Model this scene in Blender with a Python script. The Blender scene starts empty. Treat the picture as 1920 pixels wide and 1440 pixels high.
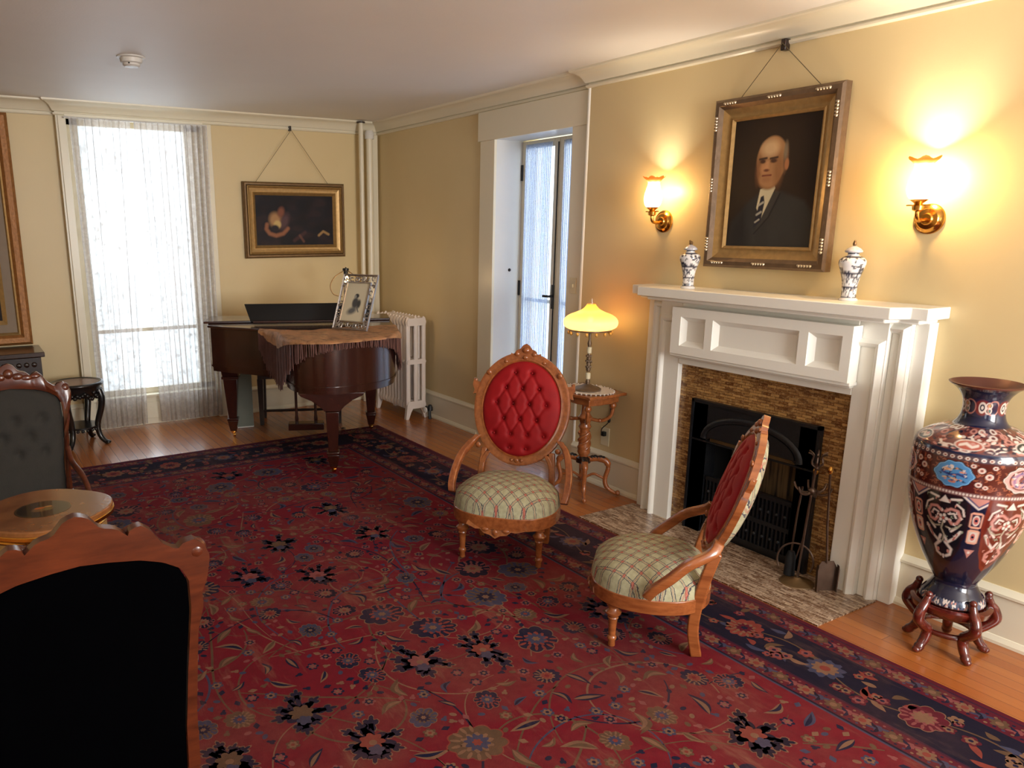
import bpy, bmesh, math, random
import numpy as np
from mathutils import Vector, Matrix, noise
random.seed(7)
sc = bpy.context.scene
COL = sc.collection
PI = math.pi

# ------------------------------------------------------------ camera, world, light, exposure
def make_camera():
    yaw, pit, rol = -0.5346, 0.2331, 0.0014
    f, cx, cy = 1452.15, 789.37, 771.14
    cyw, syw = math.cos(yaw), math.sin(yaw)
    cp, sp = math.cos(pit), math.sin(pit)
    fwd = Vector((cyw*cp, syw*cp, -sp))
    right = Vector((syw, -cyw, 0))
    down = fwd.cross(right)
    cr, sr = math.cos(rol), math.sin(rol)
    r2 = cr*right + sr*down
    d2 = -sr*right + cr*down
    M = Matrix((( r2.x, -d2.x, -fwd.x, 0.0),
                ( r2.y, -d2.y, -fwd.y, 0.0),
                ( r2.z, -d2.z, -fwd.z, 1.6),
                (0, 0, 0, 1)))
    cam = bpy.data.cameras.new('camera')
    cam.sensor_width = 36
    cam.lens = f/1920*36
    cam.shift_x = (960-cx)/1920
    cam.shift_y = (cy-720)/1920
    cam.clip_start = 0.05
    o = bpy.data.objects.new('camera', cam)
    COL.objects.link(o)
    o.matrix_world = M
    sc.camera = o
make_camera()
sc.view_settings.view_transform = 'Standard'
sc.view_settings.look = 'None'
sc.view_settings.exposure = 0.0
sc.view_settings.gamma = 1.0
sc.view_settings.use_curve_mapping = False
sc.cycles.max_bounces = 8
sc.cycles.transparent_max_bounces = 16
sc.cycles.sample_clamp_indirect = 4.0
sc.cycles.use_denoising = True

w = bpy.data.worlds.new('daylight')
w.use_nodes = True
w.node_tree.nodes['Background'].inputs[0].default_value = (0.80, 0.92, 1.0, 1)
w.node_tree.nodes['Background'].inputs[1].default_value = 2.6
sc.world = w

def area(name, loc, target, sx, sy, power, color):
    l = bpy.data.lights.new(name, 'AREA')
    l.shape = 'RECTANGLE'; l.size = sx; l.size_y = sy
    l.energy = power; l.color = color
    o = bpy.data.objects.new(name, l); COL.objects.link(o)
    o.location = loc
    d = Vector(target) - Vector(loc)
    o.rotation_euler = d.to_track_quat('-Z', 'Y').to_euler()
    return o
# daylight entering by the windows of the end of the room behind the camera, and by the two that show
area('daylight_back_window', (-1.93, -2.35, 1.55), (3.0, -2.35, 1.35), 1.3, 1.5, 168, (1.0, 0.98, 0.96))
area('daylight_back_window', (-1.93, 1.2, 1.55), (3.0, 0.9, 1.35), 1.3, 1.5, 13, (1.0, 0.97, 0.92))
area('daylight_far_window', (6.76, -1.33, 1.35), (2.0, -1.2, 0.8), 0.9, 2.0, 13, (0.78, 0.88, 1.0))
area('daylight_garden_door', (4.30, -3.82, 1.2), (4.30, -1.0, 0.9), 0.75, 2.0, 11, (0.70, 0.83, 1.0))

# ------------------------------------------------------------ helpers
def lin(c):
    if isinstance(c, (int, float)): c = (c, c, c)
    return tuple(((v/255)/12.92 if v/255 <= 0.04045 else ((v/255+0.055)/1.055)**2.4) for v in c)

class NT:
    """small wrapper to write node graphs"""
    def __init__(s, name):
        s.m = bpy.data.materials.new(name); s.m.use_nodes = True
        s.t = s.m.node_tree; s.n = s.t.nodes; s.b = s.n['Principled BSDF']
        s.out = s.n['Material Output']
    def node(s, typ, **kw):
        n = s.n.new(typ)
        for k, v in kw.items(): setattr(n, k, v)
        return n
    def link(s, a, b): s.t.links.new(a, b)
    def put(s, sock, v):
        if hasattr(v, 'links') or isinstance(v, bpy.types.NodeSocket): s.link(v, sock)
        else: sock.default_value = v
    def math(s, op, a, b=0.0, c=None):
        n = s.node('ShaderNodeMath', operation=op)
        s.put(n.inputs[0], a); s.put(n.inputs[1], b)
        if c is not None: s.put(n.inputs[2], c)
        return n.outputs[0]
    def mix(s, f, a, b, mode='MIX'):
        n = s.node('ShaderNodeMix', data_type='RGBA', blend_type=mode)
        s.put(n.inputs[0], f)
        s.put(n.inputs[6], (*a, 1) if isinstance(a, tuple) else a)
        s.put(n.inputs[7], (*b, 1) if isinstance(b, tuple) else b)
        return n.outputs[2]
    def obj(s):
        return s.node('ShaderNodeTexCoord').outputs['Object']
    def mapping(s, v, scale=(1, 1, 1), rot=(0, 0, 0), loc=(0, 0, 0)):
        n = s.node('ShaderNodeMapping'); s.link(v, n.inputs[0])
        n.inputs['Scale'].default_value = scale; n.inputs['Rotation'].default_value = rot
        n.inputs['Location'].default_value = loc
        return n.outputs[0]
    def noise(s, v, scale, detail=3, rough=0.5):
        n = s.node('ShaderNodeTexNoise'); s.link(v, n.inputs['Vector'])
        n.inputs['Scale'].default_value = scale; n.inputs['Detail'].default_value = detail
        n.inputs['Roughness'].default_value = rough
        return n.outputs[0]
    def ramp(s, f, stops):
        n = s.node('ShaderNodeValToRGB'); s.link(f, n.inputs[0])
        e = n.color_ramp.elements
        while len(e) < len(stops): e.new(0.5)
        for i, (p, c) in enumerate(stops):
            e[i].position = p; e[i].color = (*c, 1) if len(c) == 3 else c
        return n.outputs[0]
    def bump(s, h, strength=0.3, dist=0.01):
        n = s.node('ShaderNodeBump'); s.link(h, n.inputs['Height'])
        n.inputs['Strength'].default_value = strength; n.inputs['Distance'].default_value = dist
        s.link(n.outputs[0], s.b.inputs['Normal'])
    def base(s, c, rough=0.5, metal=0.0, coat=0.0, spec=None):
        s.put(s.b.inputs['Base Color'], (*c, 1) if isinstance(c, tuple) else c)
        s.b.inputs['Roughness'].default_value = rough
        s.b.inputs['Metallic'].default_value = metal
        s.b.inputs['Coat Weight'].default_value = coat
        if spec is not None: s.b.inputs['Specular IOR Level'].default_value = spec
        return s.m

def plain(name, rgb, rough=0.5, metal=0.0, coat=0.0, var=0.12, vs=12, bump=0.0, bs=60, spec=None):
    n = NT(name); c = lin(rgb)
    v = n.obj()
    f = n.noise(v, vs, 4)
    col = n.mix(f, tuple(x*(1-var) for x in c), tuple(min(1, x*(1+var)) for x in c))
    m = n.base(col, rough, metal, coat, spec)
    if bump: n.bump(n.noise(v, bs, 3), bump, 0.004)
    return m

def wood(name, dark, light, rough=0.3, coat=0.3, scale=(1.5, 14, 14), ring=3.0):
    n = NT(name); v = n.mapping(n.obj(), scale)
    f = n.noise(v, ring, 6, 0.62)
    f2 = n.noise(n.mapping(n.obj(), (scale[0]*6, scale[1]*6, scale[2]*6)), 2.5, 2)
    c = n.ramp(f, [(0.30, lin(dark)), (0.70, lin(light))])
    c = n.mix(n.math('MULTIPLY', f2, 0.35), c, lin(dark))
    m = n.base(c, rough, 0, coat)
    n.b.inputs['Coat Roughness'].default_value = 0.12
    n.bump(f2, 0.08, 0.002)
    return m

class MB:
    """mesh builder with material slots"""
    def __init__(s): s.v = []; s.f = []; s.mi = []; s.cur = 0; s.M = None
    def add(s, verts, faces):
        b = len(s.v)
        if s.M is not None: verts = [tuple(s.M @ Vector(p)) for p in verts]
        s.v += [tuple(p) for p in verts]
        s.f += [tuple(b+i for i in f) for f in faces]
        s.mi += [s.cur]*len(faces)
    def mat(s, i): s.cur = i; return s
    def xf(s, M=None): s.M = M; return s
    def box(s, x0, x1, y0, y1, z0, z1):
        if x0 > x1: x0, x1 = x1, x0
        if y0 > y1: y0, y1 = y1, y0
        if z0 > z1: z0, z1 = z1, z0
        s.add([(x0,y0,z0),(x1,y0,z0),(x1,y1,z0),(x0,y1,z0),(x0,y0,z1),(x1,y0,z1),(x1,y1,z1),(x0,y1,z1)],
              [(0,3,2,1),(4,5,6,7),(0,1,5,4),(1,2,6,5),(2,3,7,6),(3,0,4,7)])
        return s
    def taper(s, c, z0, z1, h0, h1, ang=0.0):
        """square post from half width h0 at z0 to h1 at z1"""
        ca, sa = math.cos(ang), math.sin(ang)
        vs = []
        for z, h in ((z0, h0), (z1, h1)):
            for a, b in ((-h,-h),(h,-h),(h,h),(-h,h)):
                vs.append((c[0]+a*ca-b*sa, c[1]+a*sa+b*ca, z))
        s.add(vs, [(0,3,2,1),(4,5,6,7),(0,1,5,4),(1,2,6,5),(2,3,7,6),(3,0,4,7)])
        return s
    def lathe(s, prof, seg=24, c=(0,0,0), axis='z', cap=True):
        n = len(prof); vs = []; fs = []
        for r, h in prof:
            for k in range(seg):
                a = 2*PI*k/seg; x, y = r*math.cos(a), r*math.sin(a)
                if axis == 'z': p = (c[0]+x, c[1]+y, c[2]+h)
                elif axis == 'y': p = (c[0]+x, c[1]+h, c[2]-y)
                else: p = (c[0]+h, c[1]+x, c[2]+y)
                vs.append(p)
        for i in range(n-1):
            for k in range(seg):
                k2 = (k+1) % seg
                fs.append((i*seg+k, i*seg+k2, (i+1)*seg+k2, (i+1)*seg+k))
        if cap:
            fs.append(tuple(reversed(range(seg)))); fs.append(tuple((n-1)*seg+k for k in range(seg)))
        s.add(vs, fs); return s
    def tube(s, pts, rad, seg=10, flat=1.0, up=None, closed=False):
        """sweep of an ellipse along points; rad a number or a list; flat scales the second axis"""
        P = [Vector(p) for p in pts]; n = len(P)
        if not hasattr(rad, '__len__'): rad = [rad]*n
        vs = []; fs = []
        prev = None
        for i in range(n):
            if closed: t = (P[(i+1) % n]-P[i-1]).normalized()
            else: t = (P[min(i+1, n-1)]-P[max(i-1, 0)]).normalized()
            if up is not None:
                u = Vector(up); a = (u - t*u.dot(t))
                a = a.normalized() if a.length > 1e-5 else t.orthogonal().normalized()
            elif prev is None: a = t.orthogonal().normalized()
            else:
                a = prev - t*prev.dot(t)
                a = a.normalized() if a.length > 1e-6 else t.orthogonal().normalized()
            prev = a; b = t.cross(a)
            for k in range(seg):
                th = 2*PI*k/seg
                vs.append(P[i] + (a*math.cos(th)*flat + b*math.sin(th))*rad[i])
        m = n if closed else n-1
        for i in range(m):
            j = (i+1) % n
            for k in range(seg):
                k2 = (k+1) % seg
                fs.append((i*seg+k, j*seg+k, j*seg+k2, i*seg+k2))
        if not closed:
            fs.append(tuple(range(seg))); fs.append(tuple(reversed([(n-1)*seg+k for k in range(seg)])))
        s.add(vs, [tuple(reversed(f)) for f in fs]); return s
    def sweep(s, pts, nrm, prof, closed=False):
        """sweep of a 2D profile; profile x runs sideways (t x n), profile y along n"""
        P = [Vector(p) for p in pts]; n = len(P); N = Vector(nrm).normalized(); m = len(prof)
        vs = []; fs = []
        for i in range(n):
            if closed:
                t1 = (P[i]-P[i-1]).normalized(); t2 = (P[(i+1) % n]-P[i]).normalized()
            else:
                t1 = (P[i]-P[max(i-1, 0)]); t2 = (P[min(i+1, n-1)]-P[i])
                if t1.length < 1e-9: t1 = t2
                if t2.length < 1e-9: t2 = t1
                t1 = t1.normalized(); t2 = t2.normalized()
            s1, s2 = t1.cross(N), t2.cross(N)
            sd = (s1+s2)
            sd = sd/max(1e-6, sd.length); k = 1/max(0.3, sd.dot(s1.normalized()))
            for a, b in prof: vs.append(P[i]+sd*a*k+N*b)
        q = n if closed else n-1
        for i in range(q):
            j = (i+1) % n
            for k in range(m):
                k2 = (k+1) % m
                fs.append((i*m+k, i*m+k2, j*m+k2, j*m+k))
        if not closed:
            fs.append(tuple(reversed(range(m)))); fs.append(tuple((n-1)*m+k for k in range(m)))
        s.add(vs, fs); return s
    def prism(s, poly, z0, z1, fn=None):
        """extruded outline (x, y); fn maps (x, y, z) to space"""
        fn = fn or (lambda x, y, z: (x, y, z))
        n = len(poly)
        vs = [fn(x, y, z0) for x, y in poly]+[fn(x, y, z1) for x, y in poly]
        fs = [tuple(reversed(range(n))), tuple(range(n, 2*n))]
        for i in range(n):
            j = (i+1) % n; fs.append((i, j, n+j, n+i))
        s.add(vs, fs); return s
    def grid(s, nx, ny, fn, wrap=False):
        vs = [fn(i, j) for j in range(ny) for i in range(nx)]
        fs = []
        for j in range(ny-1):
            for i in range(nx if wrap else nx-1):
                i2 = (i+1) % nx
                fs.append((j*nx+i, j*nx+i2, (j+1)*nx+i2, (j+1)*nx+i))
        s.add(vs, fs); return s
    def ball(s, c, r, seg=12, rings=8, sc_=(1, 1, 1)):
        prof = []
        vs = []; fs = []
        for j in range(rings+1):
            ph = -PI/2+PI*j/rings
            for k in range(seg):
                th = 2*PI*k/seg
                vs.append((c[0]+r*sc_[0]*math.cos(ph)*math.cos(th), c[1]+r*sc_[1]*math.cos(ph)*math.sin(th), c[2]+r*sc_[2]*math.sin(ph)))
        for j in range(rings):
            for k in range(seg):
                k2 = (k+1) % seg
                fs.append((j*seg+k, j*seg+k2, (j+1)*seg+k2, (j+1)*seg+k))
        s.add(vs, fs); return s
    def obj(s, name, mats, parent=None, smooth=35, bevel=0.0, weld=False, fixn=True):
        me = bpy.data.meshes.new(name)
        me.from_pydata(s.v, [], s.f)
        if not isinstance(mats, (list, tuple)): mats = [mats]
        for m in mats: me.materials.append(m)
        me.polygons.foreach_set('material_index', s.mi)
        me.validate(); me.update()
        bm = bmesh.new(); bm.from_mesh(me)
        if weld: bmesh.ops.remove_doubles(bm, verts=bm.verts, dist=1e-5)
        if fixn: bmesh.ops.recalc_face_normals(bm, faces=bm.faces)
        bm.to_mesh(me); bm.free()
        if smooth:
            me.shade_smooth()
            me.set_sharp_from_angle(angle=math.radians(smooth))
        o = bpy.data.objects.new(name, me); COL.objects.link(o)
        if bevel:
            md = o.modifiers.new('bevel', 'BEVEL'); md.width = bevel; md.segments = 2
            md.limit_method = 'ANGLE'; md.angle_limit = math.radians(40)
            md.harden_normals = False
        if parent is not None: o.parent = parent
        return o

def thing(name, label, cat, loc=(0, 0, 0), rz=0.0, group=None):
    o = bpy.data.objects.new(name, None); COL.objects.link(o)
    o.empty_display_size = 0.1
    o.location = loc; o.rotation_euler = (0, 0, rz)
    o['label'] = label; o['category'] = cat
    if group: o['group'] = group
    return o
def tag(o, label, cat, group=None):
    o['label'] = label; o['category'] = cat
    if group: o['group'] = group
    return o
def struct(o): o['kind'] = 'structure'; return o
def copy_tree(o, parent=None):
    c = o.copy(); COL.objects.link(c)
    if parent is not None:
        c.parent = parent; c.matrix_parent_inverse = o.matrix_parent_inverse.copy()
    for ch in list(o.children): copy_tree(ch, c)
    return c

def smooth_line(pts, k=6, closed=False):
    """Catmull-Rom through points of any dimension"""
    P = [np.array(p, float) for p in pts]; n = len(P); out = []
    m = n if closed else n-1
    for i in range(m):
        if closed: p0, p1, p2, p3 = P[i-1], P[i], P[(i+1) % n], P[(i+2) % n]
        else: p0, p1, p2, p3 = P[max(i-1, 0)], P[i], P[i+1], P[min(i+2, n-1)]
        for j in range(k):
            t = j/k
            out.append(tuple(0.5*((2*p1)+(-p0+p2)*t+(2*p0-5*p1+4*p2-p3)*t*t+(-p0+3*p1-3*p2+p3)*t**3)))
    if not closed: out.append(tuple(P[-1]))
    return out

class Paint:
    """colours laid on a grid of points; stored as the mesh's own colour attribute"""
    def __init__(s, U, V, base):
        s.U, s.V = U, V; s.c = np.zeros(U.shape+(3,)); s.c[:] = lin(base)
    def _mix(s, m, rgb, a=1.0):
        m = (np.clip(m, 0, 1)*a)[..., None]; s.c = s.c*(1-m)+np.array(lin(rgb))*m
    def ell(s, x, y, rx, ry, rgb, rot=0.0, soft=0.15, a=1.0):
        dx, dy = s.U-x, s.V-y; c, n = math.cos(rot), math.sin(rot)
        p, q = (dx*c+dy*n)/rx, (-dx*n+dy*c)/ry
        d = np.sqrt(p*p+q*q)
        s._mix((1-d)/max(soft, 1e-3)+0.5, rgb, a); return s
    def ring(s, x, y, rx, ry, wd, rgb, a=1.0):
        d = np.sqrt(((s.U-x)/rx)**2+((s.V-y)/ry)**2)
        s._mix(1.0-np.abs(d-1)*min(rx, ry)/wd+0.3, rgb, a); return s
    def line(s, pts, wd, rgb, a=1.0):
        D = np.full(s.U.shape, 1e9)
        for (x0, y0), (x1, y1) in zip(pts[:-1], pts[1:]):
            dx, dy = x1-x0, y1-y0; L = dx*dx+dy*dy+1e-12
            t = np.clip(((s.U-x0)*dx+(s.V-y0)*dy)/L, 0, 1)
            D = np.minimum(D, np.hypot(s.U-x0-t*dx, s.V-y0-t*dy))
        s._mix(1.5-D/wd, rgb, a); return s
    def band(s, y0, y1, rgb, soft=0.002, a=1.0):
        s._mix(np.minimum((s.V-y0)/soft, (y1-s.V)/soft)+0.5, rgb, a); return s
    def poly(s, pts, rgb, soft=0.004, a=1.0):
        inside = np.zeros(s.U.shape, bool); D = np.full(s.U.shape, 1e9); n = len(pts)
        for i in range(n):
            (x0, y0), (x1, y1) = pts[i], pts[(i+1) % n]
            cond = ((y0 > s.V) != (y1 > s.V))
            with np.errstate(divide='ignore', invalid='ignore'):
                xi = (x1-x0)*(s.V-y0)/((y1-y0) if abs(y1-y0) > 1e-12 else 1e-12)+x0
            inside ^= cond & (s.U < xi)
            dx, dy = x1-x0, y1-y0; L = dx*dx+dy*dy+1e-12
            t = np.clip(((s.U-x0)*dx+(s.V-y0)*dy)/L, 0, 1)
            D = np.minimum(D, np.hypot(s.U-x0-t*dx, s.V-y0-t*dy))
        s._mix(np.where(inside, D, -D)/soft+0.5, rgb, a); return s
    def blotch(s, scale, rgb, a, seed=0, thr=0.5):
        r = np.random.RandomState(seed); n = np.zeros(s.U.shape)
        for k in range(7):
            an = r.uniform(0, 6.28); fr = scale*r.uniform(0.6, 1.8)
            n += np.sin((s.U*math.cos(an)+s.V*math.sin(an))*fr+r.uniform(0, 6.28))
        s._mix((n/4+0.5-thr)*1.5+0.5, rgb, a); return s

def paint_mesh(name, pos, P, mat, parent=None, wrap=False, smooth=60):
    """pos: array (ny, nx, 3)"""
    ny, nx = pos.shape[:2]
    me = bpy.data.meshes.new(name)
    idx = np.arange(ny*nx).reshape(ny, nx)
    a = idx[:-1, :] if wrap else idx[:-1, :-1]
    b = np.roll(idx, -1, 1)[:-1, :] if wrap else idx[:-1, 1:]
    c = np.roll(idx, -1, 1)[1:, :] if wrap else idx[1:, 1:]
    d = idx[1:, :] if wrap else idx[1:, :-1]
    q = np.stack([a, b, c, d], -1).reshape(-1, 4)
    nf = len(q)
    me.vertices.add(ny*nx); me.vertices.foreach_set('co', pos.reshape(-1).astype(np.float32))
    me.loops.add(nf*4); me.loops.foreach_set('vertex_index', q.reshape(-1).astype(np.int32))
    me.polygons.add(nf); me.polygons.foreach_set('loop_start', (np.arange(nf)*4).astype(np.int32))
    me.update(calc_edges=True); me.validate()
    at = me.color_attributes.new('Col', 'FLOAT_COLOR', 'POINT')
    rgba = np.ones((ny*nx, 4), np.float32); rgba[:, :3] = P.c.reshape(-1, 3)
    at.data.foreach_set('color', rgba.reshape(-1))
    me.materials.append(mat); me.shade_smooth()
    o = bpy.data.objects.new(name, me); COL.objects.link(o)
    if parent is not None: o.parent = parent
    return o
def attr_mat(name, rough=0.4, coat=0.0, metal=0.0, spec=None):
    n = NT(name); a = n.node('ShaderNodeAttribute', attribute_name='Col')
    return n.base(a.outputs['Color'], rough, metal, coat, spec)

# ------------------------------------------------------------ materials of the room
def wall_mat():
    n = NT('painted_plaster'); v = n.obj()
    f = n.noise(v, 2.2, 4); g = n.noise(v, 160, 3)
    c = n.mix(f, lin((212, 190, 142)), lin((219, 199, 153)))
    m = n.base(c, 0.42); n.bump(g, 0.10, 0.002); return m
def floor_mat():
    n = NT('oak_strip_floor'); v = n.obj()
    b = n.node('ShaderNodeTexBrick'); n.link(v, b.inputs['Vector'])
    b.inputs['Scale'].default_value = 1.0
    b.inputs['Brick Width'].default_value = 0.9; b.inputs['Row Height'].default_value = 0.06
    b.inputs['Mortar Size'].default_value = 0.0012; b.inputs['Mortar Smooth'].default_value = 0.2
    b.offset = 0.37; b.offset_frequency = 3
    b.inputs['Color1'].default_value = (*lin((158, 90, 42)), 1); b.inputs['Color2'].default_value = (*lin((184, 114, 54)), 1)
    b.inputs['Mortar'].default_value = (*lin((96, 48, 22)), 1)
    g = n.noise(n.mapping(v, (2, 40, 1)), 2.0, 6, 0.6)
    c = n.mix(n.math('MULTIPLY', g, 0.55), b.outputs['Color'], lin((140, 74, 32)))
    m = n.base(c, 0.26, 0, 0.25); n.b.inputs['Coat Roughness'].default_value = 0.15
    n.bump(n.math('ADD', n.math('MULTIPLY', b.outputs['Fac'], -0.6), n.math('MULTIPLY', g, 0.15)), 0.25, 0.003); return m
def tile_mat(name, axes, c1, c2, c3, dark, rough=0.22):
    n = NT(name); v = n.obj()
    s = n.node('ShaderNodeSeparateXYZ'); n.link(v, s.inputs[0])
    k = n.node('ShaderNodeCombineXYZ'); n.link(s.outputs[axes[0]], k.inputs[0]); n.link(s.outputs[axes[1]], k.inputs[1])
    b = n.node('ShaderNodeTexBrick'); n.link(k.outputs[0], b.inputs['Vector'])
    b.inputs['Scale'].default_value = 1.0
    b.inputs['Brick Width'].default_value = 0.048; b.inputs['Row Height'].default_value = 0.0135
    b.inputs['Mortar Size'].default_value = 0.0010; b.offset = 0.41; b.offset_frequency = 2
    b.inputs['Color1'].default_value = (*lin(c1), 1); b.inputs['Color2'].default_value = (*lin(c2), 1)
    b.inputs['Mortar'].default_value = (*lin(dark), 1)
    f = n.noise(n.mapping(k.outputs[0], (55, 105, 1)), 1.0, 3, 0.8)
    f2 = n.noise(n.mapping(k.outputs[0], (14, 40, 1)), 1.0, 2)
    c = n.mix(n.math('MULTIPLY', n.ramp(f, [(0.50, (0, 0, 0)), (0.66, (1, 1, 1))]), 0.6), b.outputs['Color'], lin(c3))
    c = n.mix(n.ramp(f2, [(0.50, (0, 0, 0)), (0.70, (0.6, 0.6, 0.6))]), c, lin(dark))
    m = n.base(c, rough, 0, 0.2)
    n.bump(n.math('ADD', n.math('MULTIPLY', b.outputs['Fac'], -1.0), f), 0.6, 0.003); return m

M = {}
M['wall'] = wall_mat()
M['ceil'] = plain('ceiling_plaster', (232, 229, 224), 0.55, var=0.03, vs=3, bump=0.12, bs=90)
M['trim'] = plain('cream_gloss_paint', (226, 218, 194), 0.30, var=0.03, vs=4, bump=0.03, bs=30)
M['mantel'] = plain('ivory_gloss_paint', (246, 244, 234), 0.28, var=0.03, vs=4, bump=0.03, bs=30)
M['white'] = plain('white_paint', (214, 212, 206), 0.4, var=0.03)
M['floor'] = floor_mat()
M['oak'] = wood('honey_walnut', (120, 63, 30), (166, 98, 52), 0.26, 0.45)
M['redwood'] = wood('red_walnut', (60, 25, 12), (104, 48, 24), 0.28, 0.35, (12, 2, 12))
M['mahog'] = wood('mahogany', (42, 17, 11), (66, 29, 19), 0.22, 0.5)
M['darkwood'] = wood('dark_walnut', (22, 12, 10), (48, 28, 22), 0.35, 0.3)
M['ebony'] = plain('ebonised_wood', (16, 15, 17), 0.3, coat=0.3)
M['rosewood'] = wood('rosewood_stand', (56, 14, 10), (110, 34, 22), 0.2, 0.6)
M['brass'] = plain('polished_brass', (214, 160, 78), 0.2, 1.0)
M['gold'] = plain('gilt', (168, 136, 86), 0.4, 0.5, var=0.3, vs=40, bump=0.2, bs=70)
M['golddark'] = plain('aged_gilt', (112, 86, 54), 0.45, 0.35, var=0.35, vs=30, bump=0.3, bs=60)
M['bronze'] = plain('bronze_paint', (112, 92, 72), 0.4, 0.5, var=0.4, vs=30, bump=0.3, bs=60)
M['iron'] = plain('blackened_cast_iron', (26, 28, 32), 0.42, 0.2, var=0.3, vs=30, bump=0.35, bs=110)
M['soot'] = plain('soot', (10, 9, 9), 0.9)
M['steel'] = plain('aged_steel', (110, 92, 80), 0.35, 0.9, var=0.3, vs=30)
M['radiator'] = plain('radiator_paint', (226, 214, 204), 0.38, var=0.04)
M['wire'] = plain('braided_wire', (92, 78, 52), 0.6)
M['black'] = plain('black_plastic', (14, 14, 15), 0.4)
M['ivory'] = plain('ivory_plastic', (214, 204, 172), 0.4)
M['darkcloth'] = plain('charcoal_velvet', (38, 36, 32), 0.85, var=0.2, vs=25, bump=0.3, bs=200)
M['blackcloth'] = plain('black_backing_cloth', (3, 3, 4), 1.0, var=0.2, spec=0.0)

# ------------------------------------------------------------ the room
YR, YD, XF, XL, ZC = -3.38, -3.42, 6.55, 6.60, 2.51      # fireplace wall, door wall, far wall, its left part, ceiling
XB, YL = -2.0, 2.6
WO = (-1.84, -0.82)                                         # far window opening along y
DO = (3.88, 4.72)                                           # garden door opening along x

struct(MB().box(XB, 7.0, -4.1, YL, -0.1, 0.0).obj('floor', M['floor'], smooth=0))
struct(MB().box(XB-0.1, 7.0, -4.1, YL+0.1, ZC, ZC+0.1).obj('ceiling', M['ceil'], smooth=0))
m = MB()
m.box(XB, 1.99, YR, YR-0.30, 0, ZC).box(2.70, 3.73, YR, YR-0.30, 0, ZC)
m.box(1.99, 2.70, YR, YR-0.30, 0.72, ZC)
m.box(1.99, 2.70, YR-0.28, YR-0.42, 0, 0.72)
struct(m.obj('wall_right', M['wall'], smooth=0))
m = MB()
m.box(3.73, DO[0], YD, -3.80, 0, ZC).box(DO[1], XL+0.1, YD, -3.80, 0, ZC).box(DO[0], DO[1], YD, -3.80, 2.215, ZC)
struct(m.obj('wall_door_side', M['wall'], smooth=0))
m = MB()
m.box(XF, XF+0.25, -3.5, WO[0], 0, ZC).box(XF, XF+0.25, WO[1], -0.765, 0, ZC)
m.box(XF, XF+0.25, WO[0], WO[1], 2.40, ZC)
m.box(XL, XF+0.25, -0.765, YL, 0, ZC)
struct(m.obj('wall_far', M['wall'], smooth=0))
struct(MB().box(XB, 7.0, YL, YL+0.1, 0, ZC).obj('wall_left', M['wall'], smooth=0))
m = MB()
m.box(XB-0.1, XB, -3.5, -2.5, 0, ZC).box(XB-0.1, XB, -0.7, 0.5, 0, ZC).box(XB-0.1, XB, 1.9, YL, 0, ZC)
m.box(XB-0.1, XB, -2.5, -0.7, 0, 0.6).box(XB-0.1, XB, -2.5, -0.7, 2.3, ZC)
m.box(XB-0.1, XB, 0.5, 1.9, 0, 0.6).box(XB-0.1, XB, 0.5, 1.9, 2.3, ZC)
struct(m.obj('wall_back', M['wall'], smooth=0))

# cornice: a cove with a picture rail under it; profile as (out from wall, height)
COVE = [(0, 2.405), (0.010, 2.405), (0.018, 2.412), (0.018, 2.421), (0.006, 2.424), (0.006, 2.431), (0.020, 2.433),
        (0.024, 2.441), (0.032, 2.455), (0.046, 2.474), (0.066, 2.488), (0.086, 2.494), (0.092, 2.500), (0.094, 2.512), (0, 2.512)]
def run(name, p0, p1, out, prof, mat, m0=0, m1=0, st=True):
    """moulding from p0 to p1; m0/m1 = +1 lengthens the end with the depth (outer mitre), -1 shortens it"""
    p0, p1, out = Vector((*p0, 0)), Vector((*p1, 0)), Vector((*out, 0))
    d = (p1-p0).normalized(); n = len(prof); mb = MB()
    vs = [p0+out*a+Vector((0, 0, z))-d*a*m0 for a, z in prof]+[p1+out*a+Vector((0, 0, z))+d*a*m1 for a, z in prof]
    fs = [tuple(range(n)), tuple(reversed(range(n, 2*n)))]+[(i, n+i, n+(i+1) % n, (i+1) % n) for i in range(n)]
    mb.add(vs, fs)
    o = mb.obj(name, mat, smooth=25)
    return struct(o) if st else o
run('trim_1', (XB, YR), (3.73, YR), (0, 1), COVE, M['trim'], 0, 1)
run('trim_2', (3.73, YD), (XF, YD), (0, 1), COVE, M['trim'], 0, -1)
run('trim_3', (XF, YD), (XF, -0.765), (-1, 0), COVE, M['trim'], -1, 1)
run('trim_4', (XL, -0.765), (XL, YL), (-1, 0), COVE, M['trim'], 0, 0)
run('trim_5', (3.73, YD-0.01), (3.73, YR), (1, 0), COVE, M['trim'], 0, 1)
run('trim_6', (XF, -0.765), (XL, -0.765), (0, 1), COVE, M['trim'], 1, 0)
struct(MB().lathe([(0.018, 0), (0.018, 2.405)], 12, (3.73, YR-0.012, 0)).obj('trim_7', M['mantel']))
struct(MB().box(XF-0.012, XF+0.03, -0.762, -0.775, 0, 2.405).obj('trim_8', M['trim']))

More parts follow.
